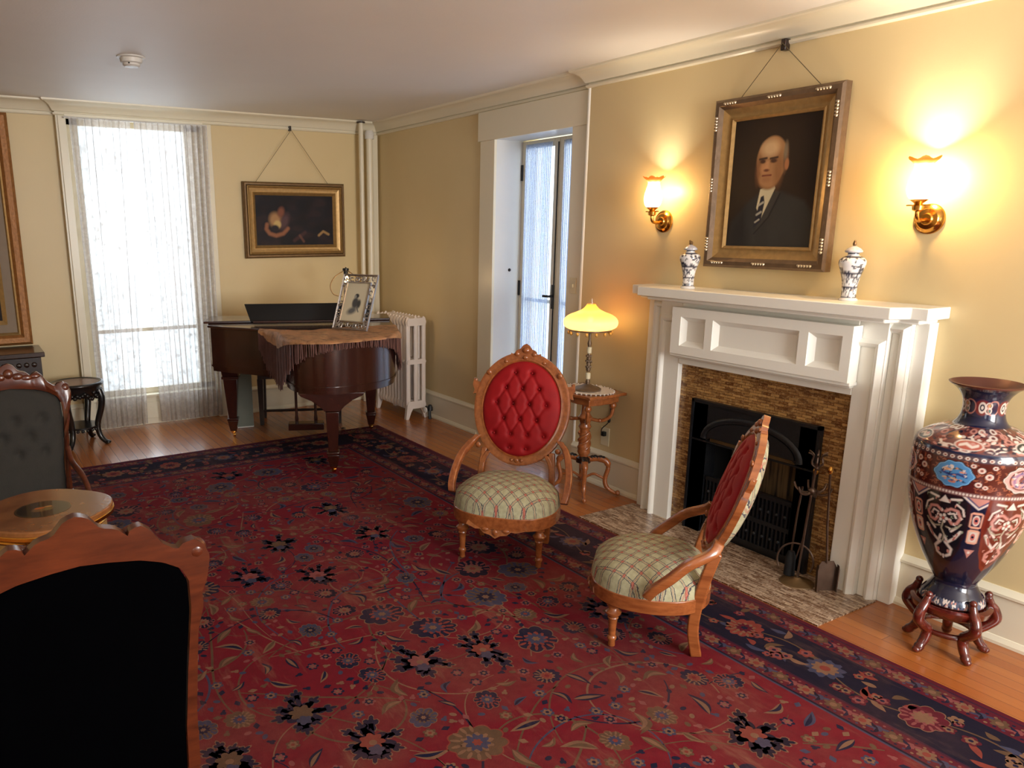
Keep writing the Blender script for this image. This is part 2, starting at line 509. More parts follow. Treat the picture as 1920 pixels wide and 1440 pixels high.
BASE = [(0, 0), (0.030, 0), (0.030, 0.012), (0.020, 0.030), (0.016, 0.032), (0.016, 0.190), (0.024, 0.196), (0.024, 0.206), (0.012, 0.218), (0.006, 0.228), (0, 0.228)]
run('baseboard_right', (XB, YR), (1.615, YR), (0, 1), BASE, M['trim'])
run('baseboard_right', (3.095, YR), (3.73, YR), (0, 1), BASE, M['trim'])
run('baseboard_door_side', (4.88, YD), (XF, YD), (0, 1), BASE, M['trim'], 0, -1)
run('baseboard_far', (XF, YD), (XF, -1.90), (-1, 0), BASE, M['trim'], -1, 0)
run('baseboard_far', (XL, -0.765), (XL, YL), (-1, 0), BASE, M['trim'])
run('baseboard_left', (XB, YL), (XL, YL), (0, -1), BASE, M['trim'])

# far window: casing, panel below the sill, sashes and glass
m = MB()
m.box(XF-0.022, XF, -1.905, WO[0]+0.01, 0, 2.405).box(XF-0.022, XF, WO[1]-0.01, -0.775, 0, 2.405)
m.box(XF-0.022, XF, WO[0], WO[1], 2.385, 2.42)
struct(m.obj('trim_9', M['trim'], bevel=0.003))
glass = NT('window_glass')
glass.b.inputs['Transmission Weight'].default_value = 0.0
_tr = glass.node('ShaderNodeBsdfTransparent'); _gl = glass.node('ShaderNodeBsdfGlossy'); _gl.inputs['Roughness'].default_value = 0.03
_mx = glass.node('ShaderNodeMixShader'); _mx.inputs[0].default_value = 0.05
glass.link(_tr.outputs[0], _mx.inputs[1]); glass.link(_gl.outputs[0], _mx.inputs[2]); glass.link(_mx.outputs[0], glass.out.inputs[0])
M['glass'] = glass.m
m = MB()
m.box(XF+0.02, XF+0.16, WO[0], WO[1], 0.0, 0.235)
m.box(XF+0.012, XF+0.02, WO[0]+0.10, WO[1]-0.10, 0.05, 0.19)
m.box(XF-0.01, XF+0.16, WO[0], WO[1], 0.235, 0.255)
y0, y1 = WO
m.box(XF+0.08, XF+0.12, y0, y0+0.13, 0.255, 2.40).box(XF+0.08, XF+0.12, y1-0.10, y1, 0.255, 2.40)
m.box(XF+0.08, XF+0.12, y0, y1, 0.255, 0.30).box(XF+0.08, XF+0.12, y0, y1, 2.35, 2.40)
m.box(XF+0.085, XF+0.115, y0, y1, 0.77, 0.80)
win = struct(m.obj('window_1', M['trim'], bevel=0.003))
MB().box(XF+0.098, XF+0.102, y0+0.13, y1-0.10, 0.30, 2.35).obj('window_pane', M['glass'], win, smooth=0)

# garden door: casing, jamb lining, two glazed leaves
m = MB()
m.box(4.71, 4.885, YD+0.022, YD, 0, 2.22).box(3.748, 3.89, YD+0.022, YD, 0, 2.22)
m.box(3.748, 4.91, YD+0.028, YD, 2.205, 2.405)
struct(m.obj('trim_10', M['trim'], bevel=0.003))
m = MB()
m.box(DO[1]-0.004, DO[1]+0.0, YD, -3.66, 0, 2.215).box(DO[0], DO[0]+0.004, YD, -3.66, 0, 2.215).box(DO[0], DO[1], YD, -3.66, 2.207, 2.215)
m.box(DO[0], DO[1], YD+0.01, -3.80, 0, 0.02)
struct(m.obj('trim_11', M['white'], smooth=0))
xm = 4.30
for k, (a, b) in enumerate(((DO[1]-0.004, xm+0.002), (xm-0.002, DO[0]+0.004))):
    lo, hi = min(a, b), max(a, b)
    m = MB()
    m.box(lo, lo+0.055, -3.655, -3.695, 0.02, 2.20).box(hi-0.055, hi, -3.655, -3.695, 0.02, 2.20)
    m.box(lo+0.055, hi-0.055, -3.655, -3.695, 2.145, 2.20).box(lo+0.055, hi-0.055, -3.655, -3.695, 0.02, 0.22)
    d = struct(m.obj('door_%d' % (k+1), M['trim'], bevel=0.003))
    m = MB().box(lo+0.055, hi-0.055, -3.675, -3.679, 0.22, 2.145); m.obj('door_pane', M['glass'], d, smooth=0)
    m = MB().box(lo+0.055, hi-0.055, -3.682, -3.692, 1.06, 1.085); m.obj('glazing_bar', M['trim'], d, smooth=0)
    if k == 0:
        m = MB().box(xm+0.005, xm+0.032, -3.655, -3.648, 1.03, 1.20)
        m.tube([(xm+0.02, -3.65, 1.12), (xm+0.02, -3.61, 1.12), (xm+0.07, -3.605, 1.12)], 0.009)
        m.obj('door_handle', M['iron'], d)
        m = MB().tube([(xm+0.012, -3.652, 0.05), (xm+0.012, -3.652, 2.17)], 0.005, 6); m.obj('bolt_rod', M['iron'], d)
        for z in (1.93, 1.1, 0.3):
            MB().lathe([(0.009, 0), (0.009, 0.11)], 8, (DO[1]-0.012, -3.650, z)).obj('hinge', M['iron'], d)
MB().ball((4.714, -3.56, 1.29), 0.012).obj('trim_12', M['iron']); struct(bpy.data.objects['trim_12'])

# steam pipes in the corner
for nm, y, r, z1, lab in (('steam_pipe', -3.205, 0.021, 2.50, 'thin cream steam pipe, left of the two rising in the room corner'),
                          ('steam_pipe', -3.285, 0.030, 2.43, 'thicker cream steam pipe nearest the room corner, above the radiator')):
    t = thing(nm, lab, 'pipe', (6.44, y, 0))
    MB().lathe([(r, 0), (r, z1)], 16).obj('riser', M['trim'], t)
    if r > 0.025: MB().lathe([(r+0.012, 0), (r+0.012, 0.05), (r+0.004, 0.07)], 16, (0, 0, 2.36)).obj('collar', M['white'], t)
    else: MB().lathe([(r+0.016, 0), (r+0.016, 0.012)], 16, (0, 0, 2.488)).obj('collar', M['darkwood'], t)
t = MB().box(6.50, XF, -3.40, -3.34, 0.228, 2.405).obj('trim_13', M['trim'], bevel=0.004); struct(t)

# ------------------------------------------------------------ hearth and fireplace
M['tile'] = tile_mat('glazed_brown_mosaic', ('X', 'Z'), (190, 146, 86), (104, 62, 28), (206, 172, 118), (80, 46, 24))
M['hearth'] = tile_mat('hearth_mosaic', ('X', 'Y'), (198, 172, 144), (112, 78, 52), (218, 200, 178), (92, 62, 42), 0.16)
h = MB().box(1.66, 3.10, -2.875, -3.30, 0.0, 0.006).obj('hearth', M['hearth'], smooth=0); struct(h)

def fireplace():
    t = thing('fireplace', 'ivory painted mantelpiece with brown mosaic tiles and a black iron grate', 'fireplace', (2.34, YR, 0))
    X = lambda x: x-2.34
    Y = lambda y: y-YR
    W = M['mantel']
    # shelf with stepped ends
    poly = [(3.13, YR), (3.13, -3.215), (3.07, -3.215), (3.02, -3.14), (1.685, -3.14), (1.645, -3.215), (1.58, -3.215), (1.58, YR)]
    poly = [(X(a), Y(b)) for a, b in poly]
    MB().prism(poly, 1.243, 1.291).obj('shelf', W, t, bevel=0.004)
    pc = [(3.09, YR), (3.09, -3.24), (3.00, -3.24), (2.98, -3.175), (1.72, -3.175), (1.70, -3.24), (1.62, -3.24), (1.62, YR)]
    MB().prism([(X(a), Y(b)) for a, b in pc], 1.222, 1.243).obj('cornice_moulding', W, t, bevel=0.006)
    # pilasters in steps, with raised beads that return across the top
    for sgn, xo, xi in ((-1, 1.615, 1.868), (1, 3.09, 2.812)):
        m = MB()
        def B(x0, x1, yf, z0, z1): m.box(X(x0), X(x1), Y(yf), Y(YR), z0, z1)
        d = -sgn
        B(xo, xo+d*0.055, -3.315, 0, 1.225)
        B(xo+d*0.055, xo+d*0.130, -3.290, 0, 1.225)
        B(xo+d*0.130, xi, -3.265, 0, 1.225)
        m.obj('pilaster', W, t, bevel=0.003)
        for off, top, yf in ((0.155, 1.125, -3.265), (0.078, 1.192, -3.290)):
            xb = xo+d*off
            path = [(X(xb), Y(yf), 0.0), (X(xb), Y(yf), top), (X(xo+d*0.29), Y(yf), top)]
            prof = [(-0.019, 0), (-0.013, 0.014), (-0.006, 0.020), (0.002, 0.022), (0.010, 0.014), (0.019, 0)]
            if sgn > 0: prof = [(-a, b) for a, b in reversed(prof)]
            MB().sweep(path, (0, 1, 0), prof).obj('bead_moulding', W, t, smooth=50)
    # head over the tiles and the projecting frieze with its three panels
    MB().box(X(1.868), X(2.812), Y(-3.262), Y(YR), 0.892, 1.225).obj('head', W, t, bevel=0.003)
    m = MB(); x0, x1, z0, z1, yf, yb = 1.852, 2.818, 0.955, 1.196, -3.195, -3.262
    cells = [(2.605, 2.760), (2.095, 2.560), (1.895, 2.050)]
    zc0, zc1 = 1.0, 1.150
    xs = [x1]+[v for c in cells for v in (c[1], c[0])]+[x0]
    for a, b in zip(xs[::2], xs[1::2]): m.box(X(a), X(b), Y(yf), Y(yb), z0, z1)
    for c in cells:
        m.box(X(c[0]), X(c[1]), Y(yf), Y(yb), z0, zc0).box(X(c[0]), X(c[1]), Y(yf), Y(yb), zc1, z1)
    m.obj('frieze', W, t)
    for c in cells:
        m = MB(); e = 0.024; q = [(c[0], zc0), (c[1], zc0), (c[1], zc1), (c[0], zc1)]; r = [(c[0]+e, zc0+e), (c[1]-e, zc0+e), (c[1]-e, zc1-e), (c[0]+e, zc1-e)]
        vs = [(X(a), Y(yf-0.004), b) for a, b in q]+[(X(a), Y(yf-0.026), b) for a, b in r]
        fs = [(0, 1, 5, 4), (1, 2, 6, 5), (2, 3, 7, 6), (3, 0, 4, 7), (4, 5, 6, 7)]
        m.add(vs, fs); m.obj('panel', W, t, smooth=0)
    MB().box(X(1.845), X(2.825), Y(-3.205), Y(-3.26), 0.938, 0.955).box(X(1.86), X(2.815), Y(-3.235), Y(-3.265), 0.925, 0.938).obj('frieze_moulding', W, t, bevel=0.004)
    # tile surround
    m = MB(); yt = -3.295
    m.box(X(1.866), X(1.99), Y(yt), Y(YR), 0, 0.895).box(X(2.70), X(2.814), Y(yt), Y(YR), 0, 0.895).box(X(1.99), X(2.70), Y(yt), Y(YR), 0.715, 0.895)
    o = m.obj('tile_surround', M['tile'], t, smooth=0)
    # iron insert: frame with arched hood, grate, fire-back
    m = MB(); cx = X(2.345)
    arch = [(X(2.605), 0.0), (X(2.605), 0.50)]
    for k in range(13):
        a = PI*k/12; arch.append((cx+0.26*math.cos(a), 0.50+0.075*math.sin(a)))
    arch += [(X(2.085), 0.0)]
    outer = [(X(2.70), 0.0), (X(2.70), 0.718), (X(1.99), 0.718), (X(1.99), 0.0)]
    yb_, yf_ = Y(-3.36), Y(-3.272)
    n = len(arch)
    # frame face built as strips between the arch and the outer rectangle
    def onrect(p):
        x, z = p
        if abs(x-cx) > 0.255 and z < 0.52: return (X(2.70) if x > cx else X(1.99), z)
        return (cx+(x-cx)*1.365, 0.718)
    ring = [onrect(p) for p in arch]
    ring[1] = (X(2.70), 0.50); 
    vs = [(x, yf_, z) for x, z in arch]+[(x, yf_, z) for x, z in ring]+[(x, yb_, z) for x, z in arch]+[(x, yb_, z) for x, z in ring]
    fs = []
    for i in range(n-1):
        fs += [(i, i+1, n+i+1, n+i), (i, 2*n+i, 2*n+i+1, i+1), (n+i, n+i+1, 3*n+i+1, 3*n+i)]
    m.add(vs, fs)
    m.box(X(1.99), X(2.085), yf_, yf_-0.01, 0.0, 0.718).box(X(2.605), X(2.70), yf_, yf_-0.01, 0.0, 0.718)
    m.box(X(1.985), X(2.705), yf_+0.008, yf_-0.02, 0.706, 0.722).box(X(1.985), X(2.705), yf_+0.006, yf_-0.004, 0.505, 0.513)
    m.box(X(1.985), X(1.998), yf_+0.008, yf_-0.02, 0, 0.722).box(X(2.692), X(2.705), yf_+0.008, yf_-0.02, 0, 0.722)
    ins = m.obj('iron_insert', M['iron'], t, smooth=30)
    m = MB()
    path = [(cx+0.275*math.cos(PI*k/20), yf_+0.002, 0.525+0.135*math.sin(PI*k/20)) for k in range(21)]
    m.sweep(path, (0, 1, 0), [(-0.016, 0), (-0.010, 0.010), (0.010, 0.010), (0.016, 0)])
    m.obj('arched_hood_rib', M['iron'], ins, smooth=60)
    m = MB().prism([(cx+0.25*math.cos(PI*k/20), 0.535+0.105*math.sin(PI*k/20)) for k in range(21)], 0, 0.010, lambda x, y, z: (x, yf_-0.002+z, y))
    m.obj('hood', M['iron'], ins, smooth=30)
    m = MB(); m.box(X(2.10), X(2.59), Y(-3.285), Y(-3.30), 0.508, 0.528); m.obj('damper_bar', M['golddark'], ins, bevel=0.003)
    # grate front with upright bars between rails
    m = MB()
    for z in (0.03, 0.165, 0.30): m.box(X(2.095), X(2.595), Y(-3.285), Y(-3.305), z, z+0.022)
    m.box(X(2.095), X(2.595), Y(-3.305), Y(-3.312), 0.0, 0.30)
    for k in range(22):
        x = 2.11+k*0.0225
        m.box(X(x), X(x+0.009), Y(-3.288), Y(-3.303), 0.045, 0.31)
        if k % 2 == 0: m.ball((X(x+0.012), Y(-3.289), 0.24), 0.010, 8, 6)
        else: m.ball((X(x+0.012), Y(-3.289), 0.105), 0.010, 8, 6)
    m.obj('grate', M['iron'], ins, smooth=35)
    m = MB()
    m.box(X(2.08), X(2.61), Y(-3.63), Y(-3.66), 0, 0.60)
    m.box(X(2.61), X(2.64), Y(-3.33), Y(-3.66), 0, 0.60).box(X(2.05), X(2.08), Y(-3.33), Y(-3.66), 0, 0.60)
    m.box(X(2.05), X(2.64), Y(-3.33), Y(-3.66), 0.60, 0.63).box(X(2.05), X(2.64), Y(-3.33), Y(-3.66), 0.25, 0.28)
    m.obj('firebox', M['soot'], t, smooth=0)
    n2 = NT('scorched_firebrick'); v = n2.obj(); s = n2.node('ShaderNodeSeparateXYZ'); n2.link(v, s.inputs[0])
    st = n2.noise(n2.mapping(v, (40, 1, 3)), 1.0, 3)
    c = n2.mix(n2.ramp(st, [(0.42, (0, 0, 0)), (0.62, (1, 1, 1))]), lin((118, 94, 62)), lin((34, 26, 18)))
    n2.base(c, 0.8)
    MB().box(X(2.14), X(2.55), Y(-3.42), Y(-3.46), 0.26, 0.46).obj('fire_brick', n2.m, t, smooth=0)
    return t
fireplace()

# ------------------------------------------------------------ fire tools on the hearth
def fire_tools():
    t = thing('fire_tool_stand', 'bronze fire tool stand with round dish base and antler like hooks', 'tool stand', (1.95, -3.165, 0.006))
    m = MB().lathe([(0.0, 0.028), (0.012, 0.026), (0.02, 0.018), (0.05, 0.010), (0.072, 0.004), (0.075, 0.0), (0.0, 0.0)], 32)
    m.obj('base', M['golddark'], t)
    m = MB().tube([(0, 0, 0.015), (-0.012, 0.0, 0.3), (-0.03, 0, 0.62)], 0.0055, 8)
    m.obj('pole', M['steel'], t)
    c = Vector((-0.022, 0, 0.45))
    for a in range(6):
        m = MB(); th = a*PI/3+0.3; u = Vector((math.cos(th), math.sin(th), 0))
        p = [c, c+u*0.03+Vector((0, 0, -0.012)), c+u*0.065+Vector((0, 0, 0.0)), c+u*0.078+Vector((0, 0, 0.028))]
        m.tube(smooth_line(p, 4), [0.006]*8+[0.005]*5, 6); m.obj('hook', M['steel'], t)
    m = MB()
    for a in range(6):
        th = a*PI/3; u = Vector((math.cos(th), math.sin(th), 0)); c2 = Vector((-0.03, 0, 0.56))
        p = [c2, c2+u*0.025+Vector((0, 0, 0.02)), c2+u*0.02+Vector((0, 0, 0.055)), c2+u*0.042+Vector((0, 0, 0.07))]
        m.tube(smooth_line(p, 4), 0.004, 6)
    m.ball((-0.03, 0, 0.56), 0.012)
    m.obj('antler_finial', M['steel'], t); MB().ball((-0.022, 0, 0.45), 0.017).obj('hook_collar', M['steel'], t)
    m = MB()
    pts = [(0.02+0.075*math.cos(a)*0.9, 0.075*math.cos(a)*0.45, 0.10+0.085*math.sin(a)) for a in np.linspace(-0.5, PI+0.5, 22)]
    m.tube(pts, 0.0045, 8); m.obj('ring', M['steel'], t)
    # shovel leaning on the stand
    s = thing('fire_shovel', 'dark metal hearth shovel with square scoop leaning by the tiles', 'shovel', (1.835, -3.180, 0.006))
    m = MB()
    fn = lambda x, y, z: (-x*0.45-z*0.6+y*0.08, -x*0.85+z*0.45-0.02-y*0.1, y)
    m.prism([(-0.045, 0.0), (-0.050, 0.10), (-0.028, 0.135), (0.028, 0.135), (0.050, 0.10), (0.045, 0.0)], 0, 0.003, fn)
    m.prism([(-0.048, 0.0), (-0.052, 0.10), (-0.048, 0.12), (-0.044, 0.0)], 0, 0.03, fn)
    m.prism([(0.048, 0.0), (0.052, 0.10), (0.048, 0.12), (0.044, 0.0)], 0, 0.03, fn)
    m.obj('scoop', M['steel'], s)
    MB().tube([(0.005, -0.018, 0.13), (0.02, -0.01, 0.30), (0.03, -0.0, 0.55)], 0.005, 8).obj('handle', M['steel'], s)
    MB().ball((0.031, 0, 0.56), 0.012, 10, 8, (1, 1, 1.6)).obj('knob', M['brass'], s)
    p = thing('fire_brush', 'small dark hearth brush hanging on the tool stand', 'brush', (2.005, -3.185, 0.02))
    MB().lathe([(0.002, 0.0), (0.024, 0.0), (0.022, 0.09), (0.014, 0.115), (0.0, 0.12)], 14).obj('bristles', M['soot'], p)
    MB().tube([(0, 0, 0.115), (-0.01, 0.005, 0.3), (-0.025, 0.012, 0.44)], 0.0045, 8).obj('handle', M['steel'], p)
    q = thing('poker', 'thin iron poker hanging at the left of the tool stand', 'poker', (1.965, -3.225, 0.02))
    MB().tube([(0.055, 0.045, 0.0), (0.03, 0.03, 0.05), (0.01, 0.0, 0.2), (-0.005, 0.0, 0.5)], 0.004, 8).obj('rod', M['steel'], q)
    MB().ball((-0.006, 0, 0.51), 0.012, 10, 8, (1, 1, 1.5)).obj('knob', M['brass'], q)
fire_tools()

# ------------------------------------------------------------ wall sconces
def shade_glass(name, c0, c1, z0, z1, strength, clear=0.0):
    """lit amber glass: clear amber rim above a frosted, glowing bowl"""
    n = NT(name); v = n.node('ShaderNodeTexCoord').outputs['Generated']
    s = n.node('ShaderNodeSeparateXYZ'); n.link(v, s.inputs[0])
    k = n.ramp(s.outputs['Z'], [(z0, (0, 0, 0)), (z1, (1, 1, 1))])
    c = n.mix(k, lin(c0), lin(c1))
    n.base(c, 0.25)
    tr = n.node('ShaderNodeBsdfTranslucent'); n.link(c, tr.inputs[0])
    mx = n.node('ShaderNodeMixShader'); mx.inputs[0].default_value = 0.72
    n.link(n.b.outputs[0], mx.inputs[1]); n.link(tr.outputs[0], mx.inputs[2])
    em = n.node('ShaderNodeEmission'); n.link(c, em.inputs[0])
    n.link(n.math('MULTIPLY', n.math('SUBTRACT', 1.0, n.math('MULTIPLY', k, 0.85)), strength), em.inputs[1])
    tp = n.node('ShaderNodeBsdfTransparent'); tp.inputs[0].default_value = (*lin((255, 222, 170)), 1)
    m2 = n.node('ShaderNodeMixShader'); n.link(n.math('MULTIPLY', n.math('SUBTRACT', 1.0, k), clear), m2.inputs[0]); n.link(mx.outputs[0], m2.inputs[1]); n.link(tp.outputs[0], m2.inputs[2]); mx = m2
    ad = n.node('ShaderNodeAddShader'); n.link(mx.outputs[0], ad.inputs[0]); n.link(em.outputs[0], ad.inputs[1])
    n.link(ad.outputs[0], n.out.inputs[0]); return n.m
M['sconceglass'] = shade_glass('lit_amber_glass', (255, 226, 160), (206, 110, 40), 0.55, 0.92, 2.4, 0.42)
M['lampglass'] = shade_glass('lit_lamp_glass', (255, 214, 130), (226, 128, 50), 0.35, 0.80, 0.72, 0.12)
def emit(name, rgb, s):
    n = NT(name); e = n.node('ShaderNodeEmission'); e.inputs[0].default_value = (*lin(rgb), 1); e.inputs[1].default_value = s
    n.link(e.outputs[0], n.out.inputs[0]); return n.m
M['bulb'] = emit('lit_bulb', (255, 214, 150), 12)
def point(name, parent, loc, power, rad=0.02, col=(1.0, 0.85, 0.64)):
    l = bpy.data.lights.new(name, 'POINT'); l.energy = power; l.color = col; l.shadow_soft_size = rad
    o = bpy.data.objects.new(name, l); COL.objects.link(o); o.parent = parent; o.location = loc; return o
def sconce(x, label, power):
    t = thing('wall_sconce', label, 'sconce', (x, YR, 1.63), group='sconces flanking the portrait')
    MB().lathe([(0.0, 0.030), (0.020, 0.030), (0.024, 0.024), (0.040, 0.020), (0.046, 0.012), (0.058, 0.008), (0.060, 0.0)], 28, axis='y').obj('backplate', M['brass'], t)
    m = MB().tube(smooth_line([(0, 0.02, 0.0), (0, 0.05, -0.006), (0, 0.085, -0.004), (0, 0.098, 0.016), (0, 0.098, 0.04)], 5), 0.008, 10)
    m.obj('arm', M['brass'], t)
    m = MB().lathe([(0.010, 0.028), (0.020, 0.034), (0.022, 0.050), (0.014, 0.058), (0.024, 0.066), (0.034, 0.074), (0.030, 0.074), (0.0, 0.064)], 20, (0, 0.098, 0))
    m.tube([(-0.045, 0.098, 0.052), (0.045, 0.098, 0.052)], 0.003, 6)
    m.obj('socket', M['brass'], t)
    m = MB(); seg = 36
    prof = [(0.026, 0.070), (0.040, 0.085), (0.047, 0.110), (0.046, 0.135), (0.038, 0.165), (0.031, 0.190), (0.032, 0.205), (0.046, 0.222), (0.056, 0.230)]
    prof = smooth_line(prof, 3)
    vs = []
    for i, (r, z) in enumerate(prof):
        k = max(0, (z-0.195)/0.035)
        for q in range(seg):
            a = 2*PI*q/seg; rr = r*(1+0.10*k*math.cos(6*a)); vs.append((rr*math.cos(a), 0.098+rr*math.sin(a), z+0.006*k*math.cos(6*a)))
    fs = [(i*seg+q, i*seg+(q+1) % seg, (i+1)*seg+(q+1) % seg, (i+1)*seg+q) for i in range(len(prof)-1) for q in range(seg)]
    m.add(vs, fs); m.obj('glass_shade', M['sconceglass'], t, smooth=60)
    MB().ball((0, 0.098, 0.115), 0.014, 12, 8, (1, 1, 1.5)).obj('bulb', M['bulb'], t)
    point('sconce_light', t, (0, 0.098, 0.16), power, 0.018)
    return t
sconce(3.085, 'brass wall sconce left of the portrait with a glowing flared amber shade', 11.0)
sconce(1.71, 'brass wall sconce right of the portrait, brighter, with a flared amber shade', 30.0)

# ------------------------------------------------------------ pictures
def rect_frame(w, h, prof):
    """mitred frame standing in the x-z plane, facing +y; profile (inset, height)"""
    m = MB(); vs = []
    for d, y in prof:
        for a, b in ((-1, -1), (1, -1), (1, 1), (-1, 1)): vs.append((a*(w/2-d), y, b*(h/2-d)))
    n = len(prof); fs = []
    for i in range(n-1):
        for k in range(4): fs.append((i*4+k, i*4+(k+1) % 4, (i+1)*4+(k+1) % 4, (i+1)*4+k))
    m.add(vs, fs); return m
def canvas(name, w, h, nx, ny, base, draw, mat, parent, y=0.0, rx=0.0):
    u, v = np.meshgrid(np.linspace(0, w, nx), np.linspace(0, h, ny))
    P = Paint(u, v, base); draw(P, w, h)
    pos = np.stack([w/2-u, np.full_like(u, y), v-h/2], -1)   # seen from the room, local +x is at the left
    return paint_mesh(name, pos, P, mat, parent)
M['canvas'] = attr_mat('oil_paint', 0.6, spec=0.25)
M['paper'] = attr_mat('printed_paper', 0.7)
def draw_portrait(P, w, h):
    # x grows to the right of the wall as seen from the room's +x, so mirror: left of the picture is +x
    P.blotch(9, (50, 36, 26), 0.6, 3); P.ell(w*0.22, h*0.50, w*0.25, h*0.22, (64, 54, 36), soft=1.4, a=0.6); P.ell(w*0.40, h*0.62, w*0.34, h*0.30, (60, 46, 32), soft=1.2, a=0.8)
    P.poly([(w*0.04, 0), (w*0.10, h*0.22), (w*0.26, h*0.36), (w*0.40, h*0.44), (w*0.62, h*0.43), (w*0.86, h*0.36), (w*0.97, h*0.24), (w, 0)], (56, 54, 50), 0.02)
    P.poly([(w*0.42, h*0.30), (w*0.36, h*0.12), (w*0.50, h*0.24), (w*0.60, h*0.43), (w*0.55, h*0.44)], (68, 64, 58), 0.008, 0.8); P.line([(w*0.36, h*0.13), (w*0.50, h*0.25), (w*0.60, h*0.42)], 0.004, (34, 30, 28), 0.8); P.poly([(w*0.04, 0), (w*0.08, h*0.2), (w*0.24, h*0.33), (w*0.30, h*0.1), (w*0.28, 0)], (40, 36, 34), 0.06, 0.8)
    P.poly([(w*0.385, h*0.455), (w*0.36, h*0.32), (w*0.42, h*0.24), (w*0.545, h*0.46), (w*0.53, h*0.49)], (214, 200, 160), 0.004)
    P.poly([(w*0.40, h*0.40), (w*0.37, h*0.28), (w*0.34, h*0.17), (w*0.42, h*0.22), (w*0.445, h*0.36), (w*0.43, h*0.41)], (46, 44, 50), 0.004)
    P.line([(w*0.385, h*0.34), (w*0.43, h*0.36)], 0.005, (176, 170, 150)); P.line([(w*0.37, h*0.27), (w*0.415, h*0.29)], 0.005, (176, 170, 150))
    P.line([(w*0.36, h*0.215), (w*0.40, h*0.235)], 0.004, (176, 170, 150))
    P.ell(w*0.46, h*0.52, w*0.105, h*0.07, (150, 106, 66), soft=0.3)
    P.ell(w*0.480, h*0.665, w*0.160, h*0.165, (178, 132, 86), soft=0.10)
    P.ell(w*0.468, h*0.595, w*0.135, h*0.130, (180, 132, 86), soft=0.16)
    P.ell(w*0.56, h*0.60, w*0.05, h*0.12, (138, 94, 58), soft=1.0, a=0.7); P.ell(w*0.345, h*0.60, w*0.030, h*0.10, (128, 84, 52), soft=1.0, a=0.7); P.ell(w*0.41, h*0.605, w*0.045, h*0.035, (204, 146, 98), soft=1.0, a=0.7)
    P.ell(w*0.625, h*0.67, w*0.026, h*0.10, (122, 88, 60), soft=0.6)
    P.ell(w*0.618, h*0.720, w*0.020, h*0.060, (138, 124, 100), soft=0.9, a=0.8)
    P.ell(w*0.455, h*0.745, w*0.085, h*0.055, (222, 186, 138), soft=0.9, a=0.9)
    P.ell(w*0.640, h*0.625, w*0.022, h*0.040, (176, 118, 76), soft=0.4)
    for x, s in ((0.385, 0.030), (0.50, 0.036)):
        P.ell(w*x, h*0.655, w*s, h*0.015, (84, 56, 38), soft=0.7); P.line([(w*(x-0.035), h*0.672), (w*(x+0.038), h*0.678)], 0.005, (74, 54, 40))
    P.poly([(w*0.425, h*0.655), (w*0.405, h*0.595), (w*0.45, h*0.590), (w*0.455, h*0.655)], (206, 152, 104), 0.012)
    P.ell(w*0.432, h*0.590, w*0.030, h*0.010, (120, 72, 48), soft=0.8)
    P.line([(w*0.395, h*0.552), (w*0.485, h*0.554)], 0.004, (120, 60, 46)); P.ell(w*0.44, h*0.525, w*0.05, h*0.02, (170, 120, 80), soft=1.0)
    P.blotch(40, (30, 24, 20), 0.10, 9)
def draw_small(P, w, h):
    P.blotch(22, (46, 36, 40), 0.7, 1); P.blotch(50, (20, 24, 34), 0.5, 2)
    P.line([(w*0.14, h*0.42), (w*0.13, h*0.33), (w*0.17, h*0.24), (w*0.25, h*0.20), (w*0.34, h*0.24), (w*0.40, h*0.34)], 0.016, (158, 104, 74), 0.8); P.ell(w*0.25, h*0.50, w*0.075, h*0.15, (168, 128, 88), rot=0.3, soft=0.7); P.ell(w*0.36, h*0.48, w*0.05, h*0.16, (84, 62, 66), rot=-0.4, soft=0.9)
    P.ell(w*0.32, h*0.66, w*0.040, h*0.10, (128, 78, 60), rot=-0.3, soft=0.8); P.ell(w*0.27, h*0.42, w*0.045, h*0.08, (196, 168, 110), soft=0.5)
    P.ell(w*0.24, h*0.34, w*0.05, h*0.07, (40, 34, 40), soft=0.5)
    P.line([(w*0.48, h*0.10), (w*0.62, h*0.26)], 0.014, (76, 50, 50), 0.7); P.line([(w*0.55, h*0.20), (w*0.60, h*0.08)], 0.010, (110, 74, 62), 0.7)
    P.line([(w*0.80, h*0.20), (w*0.86, h*0.28), (w*0.93, h*0.22)], 0.010, (160, 128, 84), 0.9)
def draw_big(P, w, h):
    P.blotch(7, (44, 30, 26), 0.7, 4)
    P.ell(w*0.50, h*0.70, w*0.13, h*0.11, (176, 132, 96), soft=0.2); P.ell(w*0.5, h*0.35, w*0.30, h*0.28, (34, 26, 28), soft=0.2)
    P.ell(w*0.93, h*0.34, w*0.05, h*0.05, (150, 136, 108), soft=0.8); P.ell(w*0.95, h*0.17, w*0.06, h*0.02, (130, 84, 66), soft=0.5)
    P.ell(w*0.90, h*0.25, w*0.10, h*0.05, (52, 36, 32), soft=0.5)

def hang(t, xo, w, zt, y0, dz, dx, mat):
    m = MB()
    for s in (-1, 1): m.tube([(xo, y0+0.012, zt+dz), (xo+s*dx, y0, zt)], 0.0018, 5)
    m.obj('hanging_wire', mat, t)

